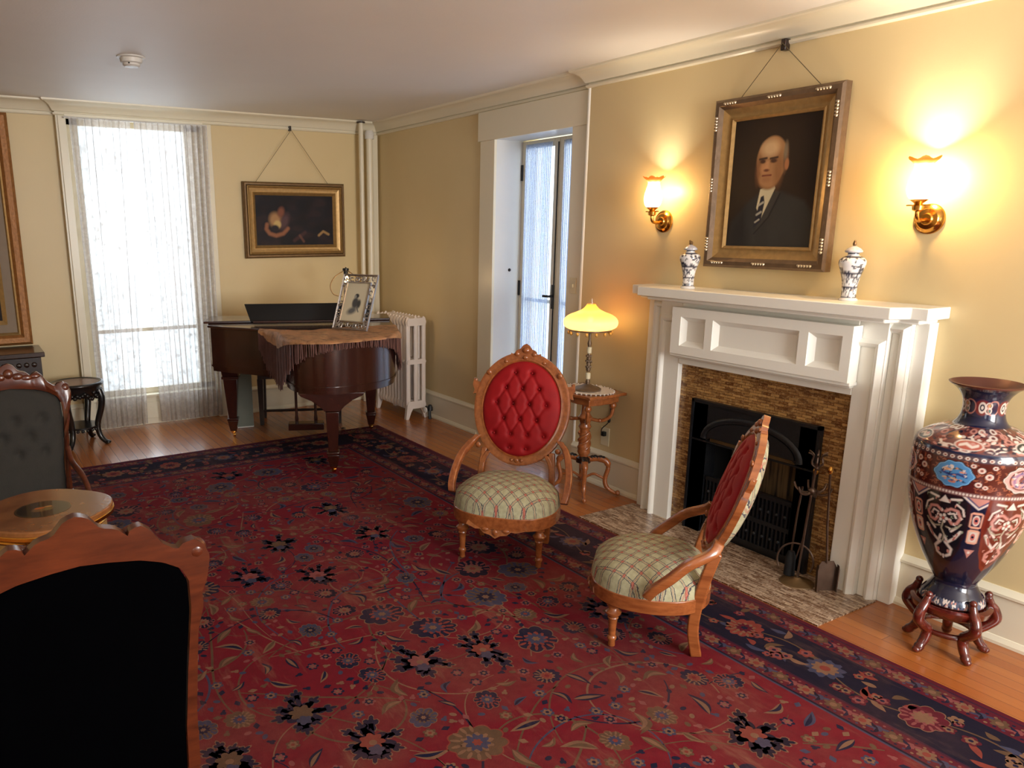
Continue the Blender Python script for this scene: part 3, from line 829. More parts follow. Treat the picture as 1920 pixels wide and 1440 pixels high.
# portrait over the mantel
t = thing('portrait_painting', 'oil portrait of a bald man in dark suit, gilt frame over the mantel', 'painting', (2.425, YR+0.012, 1.803))
prof = [(0.0, 0.0), (0.0, 0.040), (0.012, 0.050), (0.030, 0.052), (0.042, 0.040), (0.048, 0.034)]
o = rect_frame(0.665, 0.800, prof).obj('frame', M['bronze'], t, smooth=20)
fr = o
rect_frame(0.665-0.090, 0.800-0.090, [(0, 0.0), (0, 0.036), (0.020, 0.026), (0.036, 0.020), (0.046, 0.018)]).obj('inner_moulding', M['gold'], fr, smooth=20)
rect_frame(0.665-0.178, 0.800-0.178, [(0, 0.0), (0, 0.022), (0.006, 0.026), (0.016, 0.018), (0.018, 0.010)]).obj('slip', M['gold'], fr, smooth=20)
rnd = random.Random(3); BEAD = plain('rubbed_silver_leaf', (186, 172, 150), 0.3, 0.5)
for side in range(4):
    L = 0.665 if side % 2 == 0 else 0.80
    for g in (-0.36, 0.0, 0.36):
        m = MB()
        for k in range(5):
            s = g*L+(k-2)*0.014; e = 0.022
            x, z = (s, (0.40-e)) if side == 0 else (s, -(0.40-e)) if side == 2 else (0.3325-e, s) if side == 1 else (-(0.3325-e), s)
            m.ball((x, 0.053, z), 0.0058, 6, 5)
            m.ball((x+0.003, 0.052, z+0.003), 0.0066, 6, 5, (1.6, 0.7, 0.7))
        m.obj('bead_cluster', BEAD, fr)
c = canvas('canvas', 0.50, 0.635, 220, 280, (34, 25, 20), draw_portrait, M['canvas'], t, 0.012)
hang(t, 0.0, 0, 0.39, 0.02, 0.215, 0.215, M['wire'])
MB().box(-0.012, 0.012, -0.008, 0.028, 0.575, 0.625).obj('picture_hook', M['darkwood'], t, bevel=0.003)

# small picture on the far wall, large portrait further left
t = thing('oil_painting', 'small dark painting in wide gilt frame hanging above the piano', 'painting', (XF-0.008, -2.598, 1.66), PI/2)
fr = rect_frame(0.925, 0.63, [(0, 0), (0, 0.030), (0.012, 0.044), (0.024, 0.044), (0.034, 0.030)]).obj('frame', M['golddark'], t, smooth=20)
rect_frame(0.925-0.064, 0.63-0.064, [(0, 0), (0, 0.046), (0.008, 0.050), (0.018, 0.034), (0.044, 0.026), (0.052, 0.026)]).obj('inner_moulding', M['gold'], fr, smooth=20)
rect_frame(0.925-0.164, 0.63-0.164, [(0, 0), (0, 0.026), (0.008, 0.034), (0.026, 0.014)]).obj('slip', M['gold'], fr, smooth=20)
canvas('canvas', 0.72, 0.425, 150, 90, (26, 22, 28), draw_small, M['canvas'], t, 0.014)
hang(t, 0.02, 0, 0.31, 0.03, 0.43, 0.33, M['wire'])
MB().box(0.012, 0.028, -0.005, 0.03, 0.735, 0.775).obj('picture_hook', M['darkwood'], t, bevel=0.002)

t = thing('large_portrait_painting', 'tall dark portrait in broad gilt frame at the left edge, over the chest', 'painting', (XL-0.008, 0.165, 1.570), PI/2)
fr = rect_frame(1.22, 1.66, [(0, 0), (0, 0.045), (0.02, 0.065), (0.055, 0.060), (0.075, 0.042)]).obj('frame', plain('carved_gilt', (150, 100, 52), 0.45, 0.3, var=0.45, vs=45, bump=0.6, bs=50), t, smooth=20)
rect_frame(1.22-0.15, 1.66-0.15, [(0, 0), (0, 0.046), (0.012, 0.05), (0.02, 0.036)]).obj('inner_moulding', M['gold'], fr, smooth=20)
rect_frame(1.22-0.19, 1.66-0.19, [(0, 0), (0, 0.034), (0.06, 0.026)]).obj('grey_cove', plain('grey_gilt', (122, 104, 84), 0.5, 0.2), fr, smooth=20)
rect_frame(1.22-0.31, 1.66-0.31, [(0, 0), (0, 0.034), (0.03, 0.018)]).obj('slip', M['gold'], fr, smooth=20)
canvas('canvas', 0.87, 1.31, 110, 160, (30, 18, 16), draw_big, M['canvas'], t, 0.016)

# porcelain jars on the shelf
M['porcelain'] = attr_mat('painted_porcelain', 0.12, 0.5)
def jar(loc, label, h, rz):
    t = thing('porcelain_jar', label, 'jar', loc, rz, 'lidded porcelain jars on the mantel')
    k = h/0.245
    prof = [(0.000, 0.0), (0.034, 0.0), (0.035, 0.008), (0.029, 0.014), (0.029, 0.05), (0.034, 0.09), (0.047, 0.135), (0.052, 0.155), (0.048, 0.172), (0.030, 0.184), (0.022, 0.188), (0.022, 0.200)]
    pr = np.array(smooth_line(prof, 6)); pr[:, 0] = np.clip(pr[:, 0], 0, 1)
    nx = 96
    th = np.linspace(0, 2*PI, nx, endpoint=False)
    T, Z = np.meshgrid(th, pr[:, 1]); R = np.repeat(pr[:, :1], nx, 1)
    P = Paint(T*0.045, Z, (224, 224, 226)); r = random.Random(5)
    ink = (44, 48, 66)
    for b in (0.012, 0.052, 0.112, 0.178, 0.192): P.band(b, b+0.006, ink, 0.001)
    for i in range(190):
        x, z = r.uniform(0, 2*PI*0.045), r.uniform(0.018, 0.18)
        if r.random() < 0.5: P.ell(x, z, r.uniform(0.003, 0.009), r.uniform(0.003, 0.007), ink, r.uniform(0, 3), 0.4, 0.9)
        else: P.line([(x, z), (x+r.uniform(-0.02, 0.02), z+r.uniform(-0.015, 0.015)), (x+r.uniform(-0.02, 0.02), z+r.uniform(-0.015, 0.015))], 0.0022, ink, 0.9)
    for i in range(9): P.ell(r.uniform(0, 0.28), r.uniform(0.04, 0.17), 0.004, 0.004, (176, 124, 74))
    pos = np.stack([R*np.cos(T), R*np.sin(T), Z], -1)*k
    paint_mesh('body', pos, P, M['porcelain'], t, wrap=True)
    m = MB()
    m.lathe([(0.030, 0.198), (0.034, 0.201), (0.033, 0.207), (0.024, 0.216), (0.012, 0.222), (0.006, 0.226)], 24)
    for v in range(len(m.v)): m.v[v] = tuple(c*k for c in m.v[v])
    lid = m.obj('lid', plain('blue_white_glaze', (176, 178, 190), 0.15, var=0.6, vs=70), t)
    m = MB().ball((0, 0, 0.234*k), 0.008, 8, 6, (1.3, 1, 1.4)).ball((0.006, 0, 0.244*k), 0.005, 8, 6)
    m.obj('lion_knop', M['golddark'], lid)
    return t
jar((2.785, -3.258, 1.291), 'lidded blue and white porcelain jar at the left end of the mantel shelf', 0.24, 0.4)
jar((1.955, -3.300, 1.291), 'lidded blue and white porcelain jar right of the portrait on the mantel', 0.25, 2.1)

# socket, switch
t = thing('wall_outlet', 'ivory wall outlet with a black plug behind the side table', 'outlet', (3.44, YR, 0.325))
MB().box(-0.036, 0.036, 0, 0.007, -0.058, 0.058).obj('plate', M['ivory'], t, bevel=0.003)
MB().box(-0.014, 0.014, 0.007, 0.03, 0.006, 0.034).obj('plug', M['black'], t, bevel=0.003)
t = thing('light_switch', 'small cream switch plate on the right door casing', 'switch', (3.818, YD+0.022, 1.235))
MB().box(-0.028, 0.028, 0, 0.006, -0.05, 0.05).obj('plate', M['ivory'], t, bevel=0.002)
MB().box(-0.004, 0.004, 0.006, 0.014, -0.01, 0.01).obj('toggle', M['ivory'], t)

# smoke detector
t = thing('smoke_detector', 'round white smoke detector on the ceiling', 'smoke detector', (4.74, -0.965, ZC))
MB().lathe([(0.0, 0), (0.075, 0), (0.075, -0.006), (0.060, -0.010), (0.056, -0.030), (0.046, -0.036)], 28).obj('base', M['white'], t)
MB().lathe([(0.046, -0.036), (0.046, -0.044), (0.036, -0.052), (0.0, -0.054)], 28).obj('cover', M['white'], t)
MB().ball((-0.04, 0.02, -0.038), 0.005).obj('indicator', M['black'], t)

# ------------------------------------------------------------ rug
def rugmat(name, rgb, wear=0.5):
    n = NT('wool_'+name); v = n.obj()
    base = lin(rgb)
    f = n.noise(v, 1.3, 5, 0.65)
    fine = n.noise(n.mapping(v, (60, 200, 1)), 3.0, 3, 0.7)
    w_ = n.ramp(f, [(0.46, (0, 0, 0)), (0.64, (1, 1, 1))])
    c = n.mix(n.math('MULTIPLY', w_, wear), base, lin((122, 84, 70)))
    c = n.mix(n.math('MULTIPLY', fine, 0.6), c, tuple(x*0.35 for x in base))
    c = n.mix(n.math('MULTIPLY', n.ramp(n.noise(v, 22, 5, 0.7), [(0.40, (0, 0, 0)), (0.70, (1, 1, 1))]), 0.45), c, tuple(x*0.45+0.004 for x in base))
    st_ = n.ramp(n.noise(n.mapping(v, (2.2, 9, 1), (0, 0, 0.5)), 1.0, 5, 0.7), [(0.56, (0, 0, 0)), (0.72, (1, 1, 1))])
    c = n.mix(n.math('MULTIPLY', st_, wear), c, lin((132, 98, 78)))
    m = n.base(c, 0.95, spec=0.08); n.bump(fine, 0.5, 0.004); return m
RC = [('crimson', (116, 28, 40), .42), ('navy', (33, 31, 55), .25), ('maroon', (92, 28, 42), .3), ('tan', (128, 94, 74), .35), ('slate', (66, 66, 90), .3),
      ('brick', (132, 60, 52), .3), ('rose', (134, 74, 74), .3), ('olive', (98, 74, 56), .3), ('plum', (64, 30, 50), .3), ('dark', (30, 26, 44), .2)]
RM = [rugmat(*c) for c in RC]
CR, NV, MA, TA, SL, BR, RO, OL, PL, DK = range(10)
def rug():
    X0, X1, Y0, Y1 = 0.15, 5.535, -2.860, 1.00
    mb = MB(); rnd = random.Random(11)
    Z = 0.006
    mb.cur = MA; mb.box(X0, X1, Y0, Y1, 0.0, Z)
    lay = [Z]
    def flat(poly, mat, l):
        z = Z+0.0001*l
        mb.cur = mat; mb.add([(x, y, z) for x, y in poly], [tuple(range(len(poly)))])
    def ribbon(pts, wd, mat, l):
        z = Z+0.0001*l; P = [Vector((p[0], p[1])) for p in pts]; n = len(P); vs = []
        for i in range(n):
            t = (P[min(i+1, n-1)]-P[max(i-1, 0)]); t = t.normalized() if t.length > 1e-9 else Vector((1, 0))
            q = Vector((-t.y, t.x))*wd*0.5*(0.5+0.5*math.sin(PI*min(1, (i+0.6)/n)))
            vs += [(*(P[i]+q), z), (*(P[i]-q), z)]
        mb.cur = mat; mb.add(vs, [(2*i, 2*i+1, 2*i+3, 2*i+2) for i in range(n-1)])
    def blob(cx, cy, r, mat, l, petals=0, amp=0.2, rot=0.0, sx=1.0, sy=1.0, n=36, sharp=1.0):
        pts = []
        for k in range(n):
            a = 2*PI*k/n
            rr = r*(1+amp*(abs(math.cos(petals*a/2))**sharp*2-1)) if petals else r
            x, y = rr*math.cos(a)*sx, rr*math.sin(a)*sy
            pts.append((cx+x*math.cos(rot)-y*math.sin(rot), cy+x*math.sin(rot)+y*math.cos(rot)))
        flat(pts, mat, l)
    def leaf(x, y, L, wd, rot, mat, l, bend=0.3):
        c = []
        for k in range(9):
            u = k/8; c.append((u*L, bend*L*math.sin(PI*u)*0.5, wd*math.sin(PI*u**0.8)*0.5))
        pts = [(a, b+h) for a, b, h in c]+[(a, b-h) for a, b, h in reversed(c[1:-1])]
        flat([(x+a*math.cos(rot)-b*math.sin(rot), y+a*math.sin(rot)+b*math.cos(rot)) for a, b in pts], mat, l)
    def rosette(x, y, r, cols, l, pet=8):
        ro = rnd.uniform(0, 6)
        blob(x, y, r, cols[0], l, pet, 0.18, ro); blob(x, y, r*0.66, cols[1], l+1, pet, 0.2, ro+0.3); blob(x, y, r*0.30, cols[2], l+2, 0)
    def palmette(x, y, r, ro, cols, l):
        """a fan of lobes round a heart, flowers of the kind seen in the field"""
        n_ = rnd.choice((8, 9, 11)); blob(x, y, r*1.07, cols[3], l, n_, 0.09, ro, 1, 0.85, 64)
        blob(x, y, r, cols[0], l+1, n_, 0.10, ro, 1, 0.85, 64, 0.8)
        for k in range(9):
            a = ro+(k-4)*0.42
            blob(x+math.cos(a)*r*0.78, y+math.sin(a)*r*0.78, r*0.12, cols[1], l+2, 0, 0, a, 1.7, 0.6, 10)
        blob(x, y, r*0.52, cols[1], l+2, 10, 0.25, ro, 1, 0.9)
        blob(x, y, r*0.40, cols[2], l+3, 10, 0.25, ro+0.2); blob(x, y, r*0.16, cols[3], l+4, 6, 0.2)
    def ragged(x, y, r, ro, cols, l):
        el = rnd.uniform(0.60, 0.85)
        """the dark branching blossoms"""
        blob(x, y, r*0.46, cols[0], l+1, 7, 0.30, ro, 1, 0.8, 54)
        for k in range(9):
            a = ro+k*2*PI/9+rnd.uniform(-0.25, 0.25); d = r*rnd.uniform(0.48, 0.92)
            px, py = x+math.cos(a)*d, y+math.sin(a)*d*el
            q_ = rnd.uniform(0.12, 0.21); blob(px, py, r*(q_+0.035), cols[3], l, 5, 0.28, a, 1.3, 0.8, 20); blob(px, py, r*q_, cols[0], l+1, 5, 0.32, a, 1.3, 0.8, 20)
            ribbon([(x, y), (px, py)], r*0.16, cols[0], l+1)
        blob(x+r*0.05, y, r*0.28, cols[1], l+2, 7, 0.2, ro); blob(x-r*0.28, y+r*0.05, r*0.17, cols[2], l+3, 5, 0.2, ro)
        blob(x, y, r*0.10, cols[3], l+3, 0)
    W = 0.52
    def inset(d): return X0+d, X1-d, Y0+d, Y1-d
    def field(d, mat, l):
        a, b, c, e = inset(d); flat([(a, c), (b, c), (b, e), (a, e)], mat, l)
    field(0.022, PL, 1); field(0.032, MA, 2); field(0.125, DK, 3); field(0.135, DK, 4); field(0.385, DK, 5); field(0.395, PL, 6)
    field(0.405, MA, 7); field(0.490, DK, 8); field(0.500, SL, 9); field(0.508, CR, 10)
    # guard stripes: alternating small flowers and leaves
    def along(d, step, fn):
        a, b, c, e = inset(d)
        n = int((b-a)/step)
        for k in range(n+1):
            x = a+k*(b-a)/n; fn(x, c, 0.0, k)
        n = int((e-c)/step)
        for k in range(1, n):
            y = c+k*(e-c)/n; fn(b, y, PI/2, k)
    def guard(l):
        def f(x, y, ro, k):
            q = k % 4
            cols = [(TA, BR, NV), (RO, MA, TA), (OL, TA, NV), (SL, TA, MA)][q]
            if k % 2 == 0:
                blob(x, y, 0.024, cols[0], l, 6, 0.25, ro, 1.15, 0.95, 24); blob(x, y, 0.012, cols[1], l+1, 0, n=12)
            else:
                blob(x, y, 0.018, cols[0], l, 4, 0.35, ro+0.5, 1.5, 0.7, 16)
                for s in (-1, 1): leaf(x+s*0.002, y, 0.034, 0.012, ro+s*1.1+0.6, NV if q != 3 else DK, l+1)
        return f
    along(0.078, 0.052, guard(3)); along(0.447, 0.050, guard(8))
    along(0.052, 0.026, lambda x, y, ro, k: blob(x, y, 0.006, [TA, NV, OL][k % 3], 3, 0, n=8))
    along(0.108, 0.026, lambda x, y, ro, k: blob(x, y, 0.006, [NV, TA, SL][k % 3], 3, 0, n=8))
    along(0.418, 0.025, lambda x, y, ro, k: blob(x, y, 0.005, [TA, NV, RO][k % 3], 8, 0, n=8))
    along(0.478, 0.025, lambda x, y, ro, k: blob(x, y, 0.005, [NV, TA, SL][k % 3], 8, 0, n=8))
    # main border: vine with palmettes
    def border(x, y, ro, k):
        ca, sa = math.cos(ro), math.sin(ro)
        def L(u, v): return (x+u*ca-v*sa, y+u*sa+v*ca)
        s = 1 if k % 2 == 0 else -1
        pts = [L(u*0.34, 0.055*math.sin(u*PI)*s) for u in np.linspace(0, 1, 12)]
        ribbon(pts, 0.008, OL, 5)
        cols = [(BR, TA, MA, NV), (TA, BR, MA, SL), (MA, RO, TA, TA), (SL, TA, BR, TA)][k % 4]
        p = L(0.0, 0.0)
        if k % 2 == 0: palmette(p[0], p[1], 0.075, ro+PI/2*s, cols, 6)
        else: rosette(p[0], p[1], 0.062, (cols[0], cols[1], cols[2]), 6, 10)
        for q in range(15):
            u, v = rnd.uniform(0.06, 0.29), rnd.uniform(-0.105, 0.105); p = L(u, v)
            if q < 8: leaf(p[0], p[1], rnd.uniform(0.05, 0.09), 0.026, rnd.uniform(0, 6.28), rnd.choice([TA, OL, SL, BR]), 7, rnd.uniform(-.5, .5))
            else: rosette(p[0], p[1], rnd.uniform(0.016, 0.028), (rnd.choice([BR, MA, TA]), rnd.choice([TA, RO]), NV), 8, 5)
    along(0.260, 0.34, border)
    # field: vines, palmettes, blossoms, small flowers
    a, b, c, e = inset(0.53)
    pl = []
    def free(x, y, r):
        for (px, py, pr) in pl:
            if (px-x)**2+(py-y)**2 < (pr+r)**2: return False
        return True
    def place(r, n, fn, tries=60):
        for k in range(n):
            for q in range(tries):
                x, y = rnd.uniform(a+r, b-r), rnd.uniform(c+r*0.8, e-r)
                if free(x, y, r): pl.append((x, y, r)); fn(x, y, r, k); break
    for k in range(200):
        x, y = rnd.uniform(a+.1, b-.1), rnd.uniform(c+.1, e-.1); th = rnd.uniform(0, 6.28); pts = []; cu = rnd.uniform(-5, 5); L = rnd.uniform(20, 44)
        for q in range(int(L)):
            pts.append((x, y)); x += math.cos(th)*0.022; y += math.sin(th)*0.022; th += cu*0.022; cu += rnd.uniform(-0.9, 0.9)
            if not (a < x < b and c < y < e): break
        if len(pts) > 5: ribbon(pts, rnd.choice((0.005, 0.007, 0.009)), rnd.choice([OL, OL, SL, NV, TA, OL]), 11)
    pcs = [(NV, BR, SL, TA), (SL, OL, NV, TA), (NV, TA, BR, CR), (OL, TA, SL, BR), (DK, RO, TA, BR)]
    place(0.125, 26, lambda x, y, r, k: ragged(x, y, r*1.05, rnd.uniform(0, 6), (rnd.choice([NV, DK]), rnd.choice([BR, RO, OL]), SL, rnd.choice([TA, OL, BR])), 13))
    place(0.100, 30, lambda x, y, r, k: palmette(x, y, r*0.9, rnd.uniform(0, 6), pcs[k % 5], 13))
    place(0.055, 110, lambda x, y, r, k: palmette(x, y, r*0.9, rnd.uniform(0, 6), pcs[(k*3) % 5], 13))
    def lf(x, y, r, k):
        r = r*rnd.uniform(0.7, 1.35)
        ro = rnd.uniform(0, 6.28); m1, m2 = rnd.choice([(TA, OL), (OL, TA), (NV, TA), (SL, NV), (TA, NV)])
        bd = rnd.uniform(-.6, .6)
        x0, y0 = x-math.cos(ro)*r, y-math.sin(ro)*r
        leaf(x0, y0, r*2, r*0.62, ro, m1, 13, bd); leaf(x0, y0, r*1.7, r*0.28, ro, m2, 14, bd)
    place(0.048, 330, lf)
    place(0.026, 420, lambda x, y, r, k: rosette(x, y, r*0.8, [(SL, TA, NV), (NV, RO, TA), (TA, NV, RO), (OL, TA, BR), (RO, NV, TA)][k % 5], 13, 6))
    place(0.014, 1300, lambda x, y, r, k: blob(x, y, r*0.8, rnd.choice([NV, TA, OL, SL, NV, RO]), 13, rnd.choice([0, 3, 4]), 0.3, rnd.uniform(0, 6), 1.2, 0.8, 12))
    o = mb.obj('oriental_rug', RM, smooth=0, fixn=False)
    tag(o, 'large worn crimson oriental rug with navy flowered border on the oak floor', 'rug')
rug()

# ------------------------------------------------------------ red parlour chairs
def plaid():
    n = NT('plaid_tapestry'); v = n.obj()
    d = n.node('ShaderNodeTexNoise'); n.link(v, d.inputs['Vector']); d.inputs['Scale'].default_value = 6; d.inputs['Detail'].default_value = 1
    s = n.node('ShaderNodeSeparateXYZ'); n.link(n.mapping(v, (1, 1, 1), (0, 0, math.radians(38))), s.inputs[0])
    wob = n.math('MULTIPLY', n.math('SUBTRACT', d.outputs[0], 0.5), 0.010)
    w2 = n.math('MULTIPLY', n.math('SUBTRACT', n.noise(v, 90, 1), 0.5), 0.006)
    fr = []
    for ax in ('X', 'Y'):
        c = n.math('ADD', n.math('ADD', s.outputs[ax], wob), w2)
        fr.append(n.math('FRACT', n.math('MULTIPLY', n.math('ADD', c, 5.0), 1/0.046)))
    def band(f, a, b): return n.math('MULTIPLY', n.math('GREATER_THAN', f, a), n.math('LESS_THAN', f, b))
    red = n.math('MAXIMUM', band(fr[0], 0.10, 0.17), band(fr[1], 0.10, 0.17))
    cross = n.math('MULTIPLY', band(fr[0], 0.02, 0.25), band(fr[1], 0.02, 0.25))
    blue = n.math('MAXIMUM', n.math('MAXIMUM', band(fr[0], 0.0, 0.05), band(fr[0], 0.22, 0.27)), n.math('MAXIMUM', band(fr[1], 0.0, 0.05), band(fr[1], 0.22, 0.27)))
    c = n.mix(n.noise(v, 45, 3), lin((186, 182, 152)), lin((132, 128, 98)))
    c = n.mix(n.math('MULTIPLY', blue, 0.9), c, lin((54, 50, 68)))
    c = n.mix(n.math('MULTIPLY', red, 0.5), c, lin((150, 84, 76)))
    c = n.mix(n.math('MULTIPLY', cross, 0.6), c, lin((178, 78, 66)))
    m = n.base(c, 0.9, spec=0.2); n.bump(n.noise(v, 350, 2), 0.4, 0.003); return m
M['plaid'] = plaid()
def velvet():
    n = NT('crimson_velvet'); v = n.obj()
    f = n.noise(v, 14, 3)
    c = n.mix(f, lin((118, 6, 14)), lin((156, 14, 22)))
    m = n.base(c, 0.62, spec=0.25)
    n.b.inputs['Sheen Weight'].default_value = 0.35; n.b.inputs['Sheen Roughness'].default_value = 0.35
    n.b.inputs['Sheen Tint'].default_value = (0.9, 0.25, 0.22, 1)
    return m
M['velvet'] = velvet()

def turned(prof, seg=20): return prof
def parlour_chair(label, loc, rz):
    t = thing('parlour_chair', label, 'chair', loc, rz, 'carved oval-back chairs with red tufted velvet')
    W = M['oak']
    # seat: rounded plan, local x forward
    def plan(k, n=48, r=0.0):
        a = 2*PI*k/n; c, s_ = math.cos(a), math.sin(a)
        p = 2.6
        x = abs(c)**(2/p)*(1 if c > 0 else -1); y = abs(s_)**(2/p)*(1 if s_ > 0 else -1)
        wx = 0.255 if x > 0 else 0.215
        return (0.015+x*(wx+r), y*(0.262+r)*(1-0.10*max(0, -x)))
    n = 48
    m = MB(); outer = [plan(k, n, 0.0) for k in range(n)]; inn = [plan(k, n, -0.03) for k in range(n)]
    vs = [(x, y, 0.205-0.0*x) for x, y in outer]+[(x, y, 0.268) for x, y in outer]+[(x, y, 0.268) for x, y in inn]+[(x, y, 0.205) for x, y in inn]
    fs = []
    for k in range(n):
        q = (k+1) % n
        for r in range(4): fs.append((r*n+k, r*n+q, ((r+1) % 4)*n+q, ((r+1) % 4)*n+k))
    m.add(vs, fs); m.obj('seat_rail', W, t, bevel=0.004)
    # carved apron drop at the front
    m = MB(); pr = [(-0.15, 0.0), (-0.10, -0.012), (-0.075, -0.008), (-0.055, -0.026), (-0.025, -0.030), (0.0, -0.046), (0.025, -0.030), (0.055, -0.026), (0.075, -0.008), (0.10, -0.012), (0.15, 0.0), (0.14, 0.022), (-0.14, 0.022)]
    m.prism(pr, 0, 0.016, lambda x, y, z: (0.262-abs(x)*0.20*abs(x)/0.15+z, x, 0.212+y))
    for a in (-0.05, 0.05): m.ball((0.272, a, 0.205), 0.012, 10, 8, (0.6, 1.5, 0.9))
    m.ball((0.278, 0, 0.195), 0.014, 10, 8, (0.6, 1, 1.2)); m.obj('apron_carving', W, t, smooth=40)
    # cushion
    def cush(i, j):
        r = j/14; x, y = plan(i, n, -0.002+0.012*math.sin(min(1, (1-r)*6)*PI)*0.8)
        rr = r
        z = 0.262+0.135*(max(0, 1-rr**3.2))**0.55
        return (0.015+(x-0.015)*rr, y*rr, z)
    m = MB(); vs = [(0.015, 0, 0.397)]; fs = []
    for j in range(1, 15):
        for i in range(n): vs.append(cush(i, j))
    for i in range(n): fs.append((0, 1+i, 1+(i+1) % n))
    for j in range(13):
        for i in range(n): fs.append((1+j*n+i, 1+(j+1)*n+i, 1+(j+1)*n+(i+1) % n, 1+j*n+(i+1) % n))
    m.add(vs, fs); m.obj('seat_cushion', M['plaid'], t, smooth=80)
    # turned front legs
    leg = [(0.010, 0.0), (0.014, 0.004), (0.0145, 0.03), (0.019, 0.036), (0.019, 0.046), (0.014, 0.052), (0.0155, 0.09), (0.019, 0.13), (0.022, 0.134), (0.020, 0.140), (0.031, 0.155), (0.032, 0.162), (0.020, 0.174), (0.019, 0.184), (0.027, 0.190), (0.028, 0.215)]
    for s in (1, -1): MB().lathe(leg, 22, (0.165, s*0.19, 0)).obj('front_leg', W, t, smooth=40)
    # rear legs: sabre, one piece up to the back
    BT = Vector((-0.285, 0, 0.958)).normalized()
    for s in (1, -1):
        path = smooth_line([(-0.155, s*0.17, 0.0), (-0.135, s*0.178, 0.12), (-0.142, s*0.185, 0.24), (-0.165, s*0.185, 0.36), (-0.195, s*0.175, 0.47)], 5)
        m = MB().sweep(path, (0, 1, 0), [(-0.021, -0.015), (0.021, -0.015), (0.021, 0.015), (-0.021, 0.015)])
        m.obj('rear_leg', W, t, bevel=0.005)
    # oval back
    def bp(a, b, d=0.0):
        """a across, b up along the raked back, d out of its face"""
        p = Vector((-0.165, 0, 0.40))+BT*b; nrm = Vector((BT.z, 0, -BT.x))
        return (p.x+nrm.x*d, a, p.z+nrm.z*d)
    nrm = Vector((BT.z, 0, -BT.x))
    cb, ra, rb = 0.290, 0.205, 0.250
    def oval(k, n, dr): a = 2*PI*k/n; return bp((ra+dr)*math.sin(a)*(1+0.03*math.cos(a)), cb+(rb+dr)*math.cos(a))
    N2 = 64
    path = [oval(k, N2, 0.020) for k in range(N2)]
    pr = [(-0.026, -0.014), (0.026, -0.014), (0.027, 0.004), (0.018, 0.014), (0.004, 0.009), (-0.010, 0.014), (-0.024, 0.010)]
    m = MB().sweep(path, nrm, pr, closed=True); bf = m.obj('back_frame', W, t, smooth=45)
    # crest, ears and bosses
    cr = [(-0.165, 0.452), (-0.150, 0.500), (-0.128, 0.515), (-0.105, 0.545), (-0.078, 0.562), (-0.076, 0.578), (-0.062, 0.570), (-0.050, 0.592), (-0.030, 0.600), (-0.018, 0.618), (0, 0.628)]
    cr = cr+[(-a, b) for a, b in reversed(cr[:-1])]
    lo = [(0.165-0.33*k/12, cb+math.sqrt(max(0, 1-((0.165-0.33*k/12)/0.235)**2))*0.275-0.012) for k in range(13)]
    m = MB().prism(cr+lo[1:-1], -0.012, 0.012, lambda x, y, z: bp(x, y, z))
    for a, b, r in ((0, 0.592, 0.016), (-0.045, 0.572, 0.012), (0.045, 0.572, 0.012), (-0.10, 0.53, 0.009), (0.10, 0.53, 0.009), (0, 0.555, 0.012)):
        m.ball(bp(a, b, 0.012), r, 10, 8, (0.8, 1.2, 1))
    m.obj('crest', W, t, smooth=35)
    for s in (-1, 1):
        m = MB().prism([(s*0.222, 0.36), (s*0.262, 0.352), (s*0.256, 0.375), (s*0.268, 0.40), (s*0.262, 0.435), (s*0.252, 0.420), (s*0.222, 0.415)], -0.010, 0.010, lambda x, y, z: bp(x, y, z))
        m.ball(bp(s*0.255, 0.425, 0.0), 0.010, 8, 6); m.obj('carved_ear', W, bf, smooth=40)
        for p in ((0.185, 0.468), (0.208, 0.085)): MB().ball(bp(s*p[0], p[1], 0.014), 0.015, 12, 8, (0.5, 1, 1)).obj('boss', W, bf, smooth=60)
    m = MB().prism([(-0.10, 0.028), (-0.05, 0.008), (0, -0.004), (0.05, 0.008), (0.10, 0.028), (0.0, 0.02)], -0.008, 0.010, lambda x, y, z: bp(x, y, z))
    m.ball(bp(0, 0.02, 0.014), 0.013, 12, 8, (0.5, 1, 1)).ball(bp(0.026, 0.022, 0.012), 0.010).ball(bp(-0.026, 0.022, 0.012), 0.010)
    m.obj('lower_carving', W, bf, smooth=40)
    # tufted velvet
    buttons = []
    for row, b in enumerate((0.475, 0.395, 0.315, 0.235, 0.155, 0.085)):
        cnt = (2, 3, 4, 3, 4, 2)[row] if row != 3 else 3
        for q in range(cnt): buttons.append(((q-(cnt-1)/2)*0.086, b))
    B = np.array(buttons)
    seg = []
    for i in range(len(B)):
        for j in range(i+1, len(B)):
            d = B[i]-B[j]
            if abs(abs(d[1])-0.08) < 0.012 and 0.02 < abs(d[0]) < 0.06: seg.append((B[i], B[j]))
    nr, na = 40, 128
    RR, AA = np.meshgrid(np.linspace(0, 1, nr), np.linspace(0, 2*PI, na, endpoint=False), indexing='ij')
    a_ = ra*0.99*RR*np.sin(AA); b_ = cb+rb*0.99*RR*np.cos(AA)
    h = 0.034*np.sqrt(np.clip(1-RR**3, 0, 1))
    for q in buttons: h -= 0.019*np.exp(-((a_-q[0])**2+(b_-q[1])**2)/0.015**2)
    for p, q in seg:
        dx, dy = q-p; L = dx*dx+dy*dy
        tt = np.clip(((a_-p[0])*dx+(b_-p[1])*dy)/L, 0, 1); D = np.hypot(a_-p[0]-tt*dx, b_-p[1]-tt*dy)
        h -= 0.0055*np.exp(-(D/0.006)**2)
    vs = [bp(float(a_[i, k]), float(b_[i, k]), float(h[i, k])+0.004) for i in range(nr) for k in range(na)]
    m = MB(); m.add(vs, [(i*na+k, i*na+(k+1) % na, (i+1)*na+(k+1) % na, (i+1)*na+k) for i in range(nr-1) for k in range(na)])
    bc = m.obj('back_cushion', M['velvet'], t, smooth=180, weld=True)
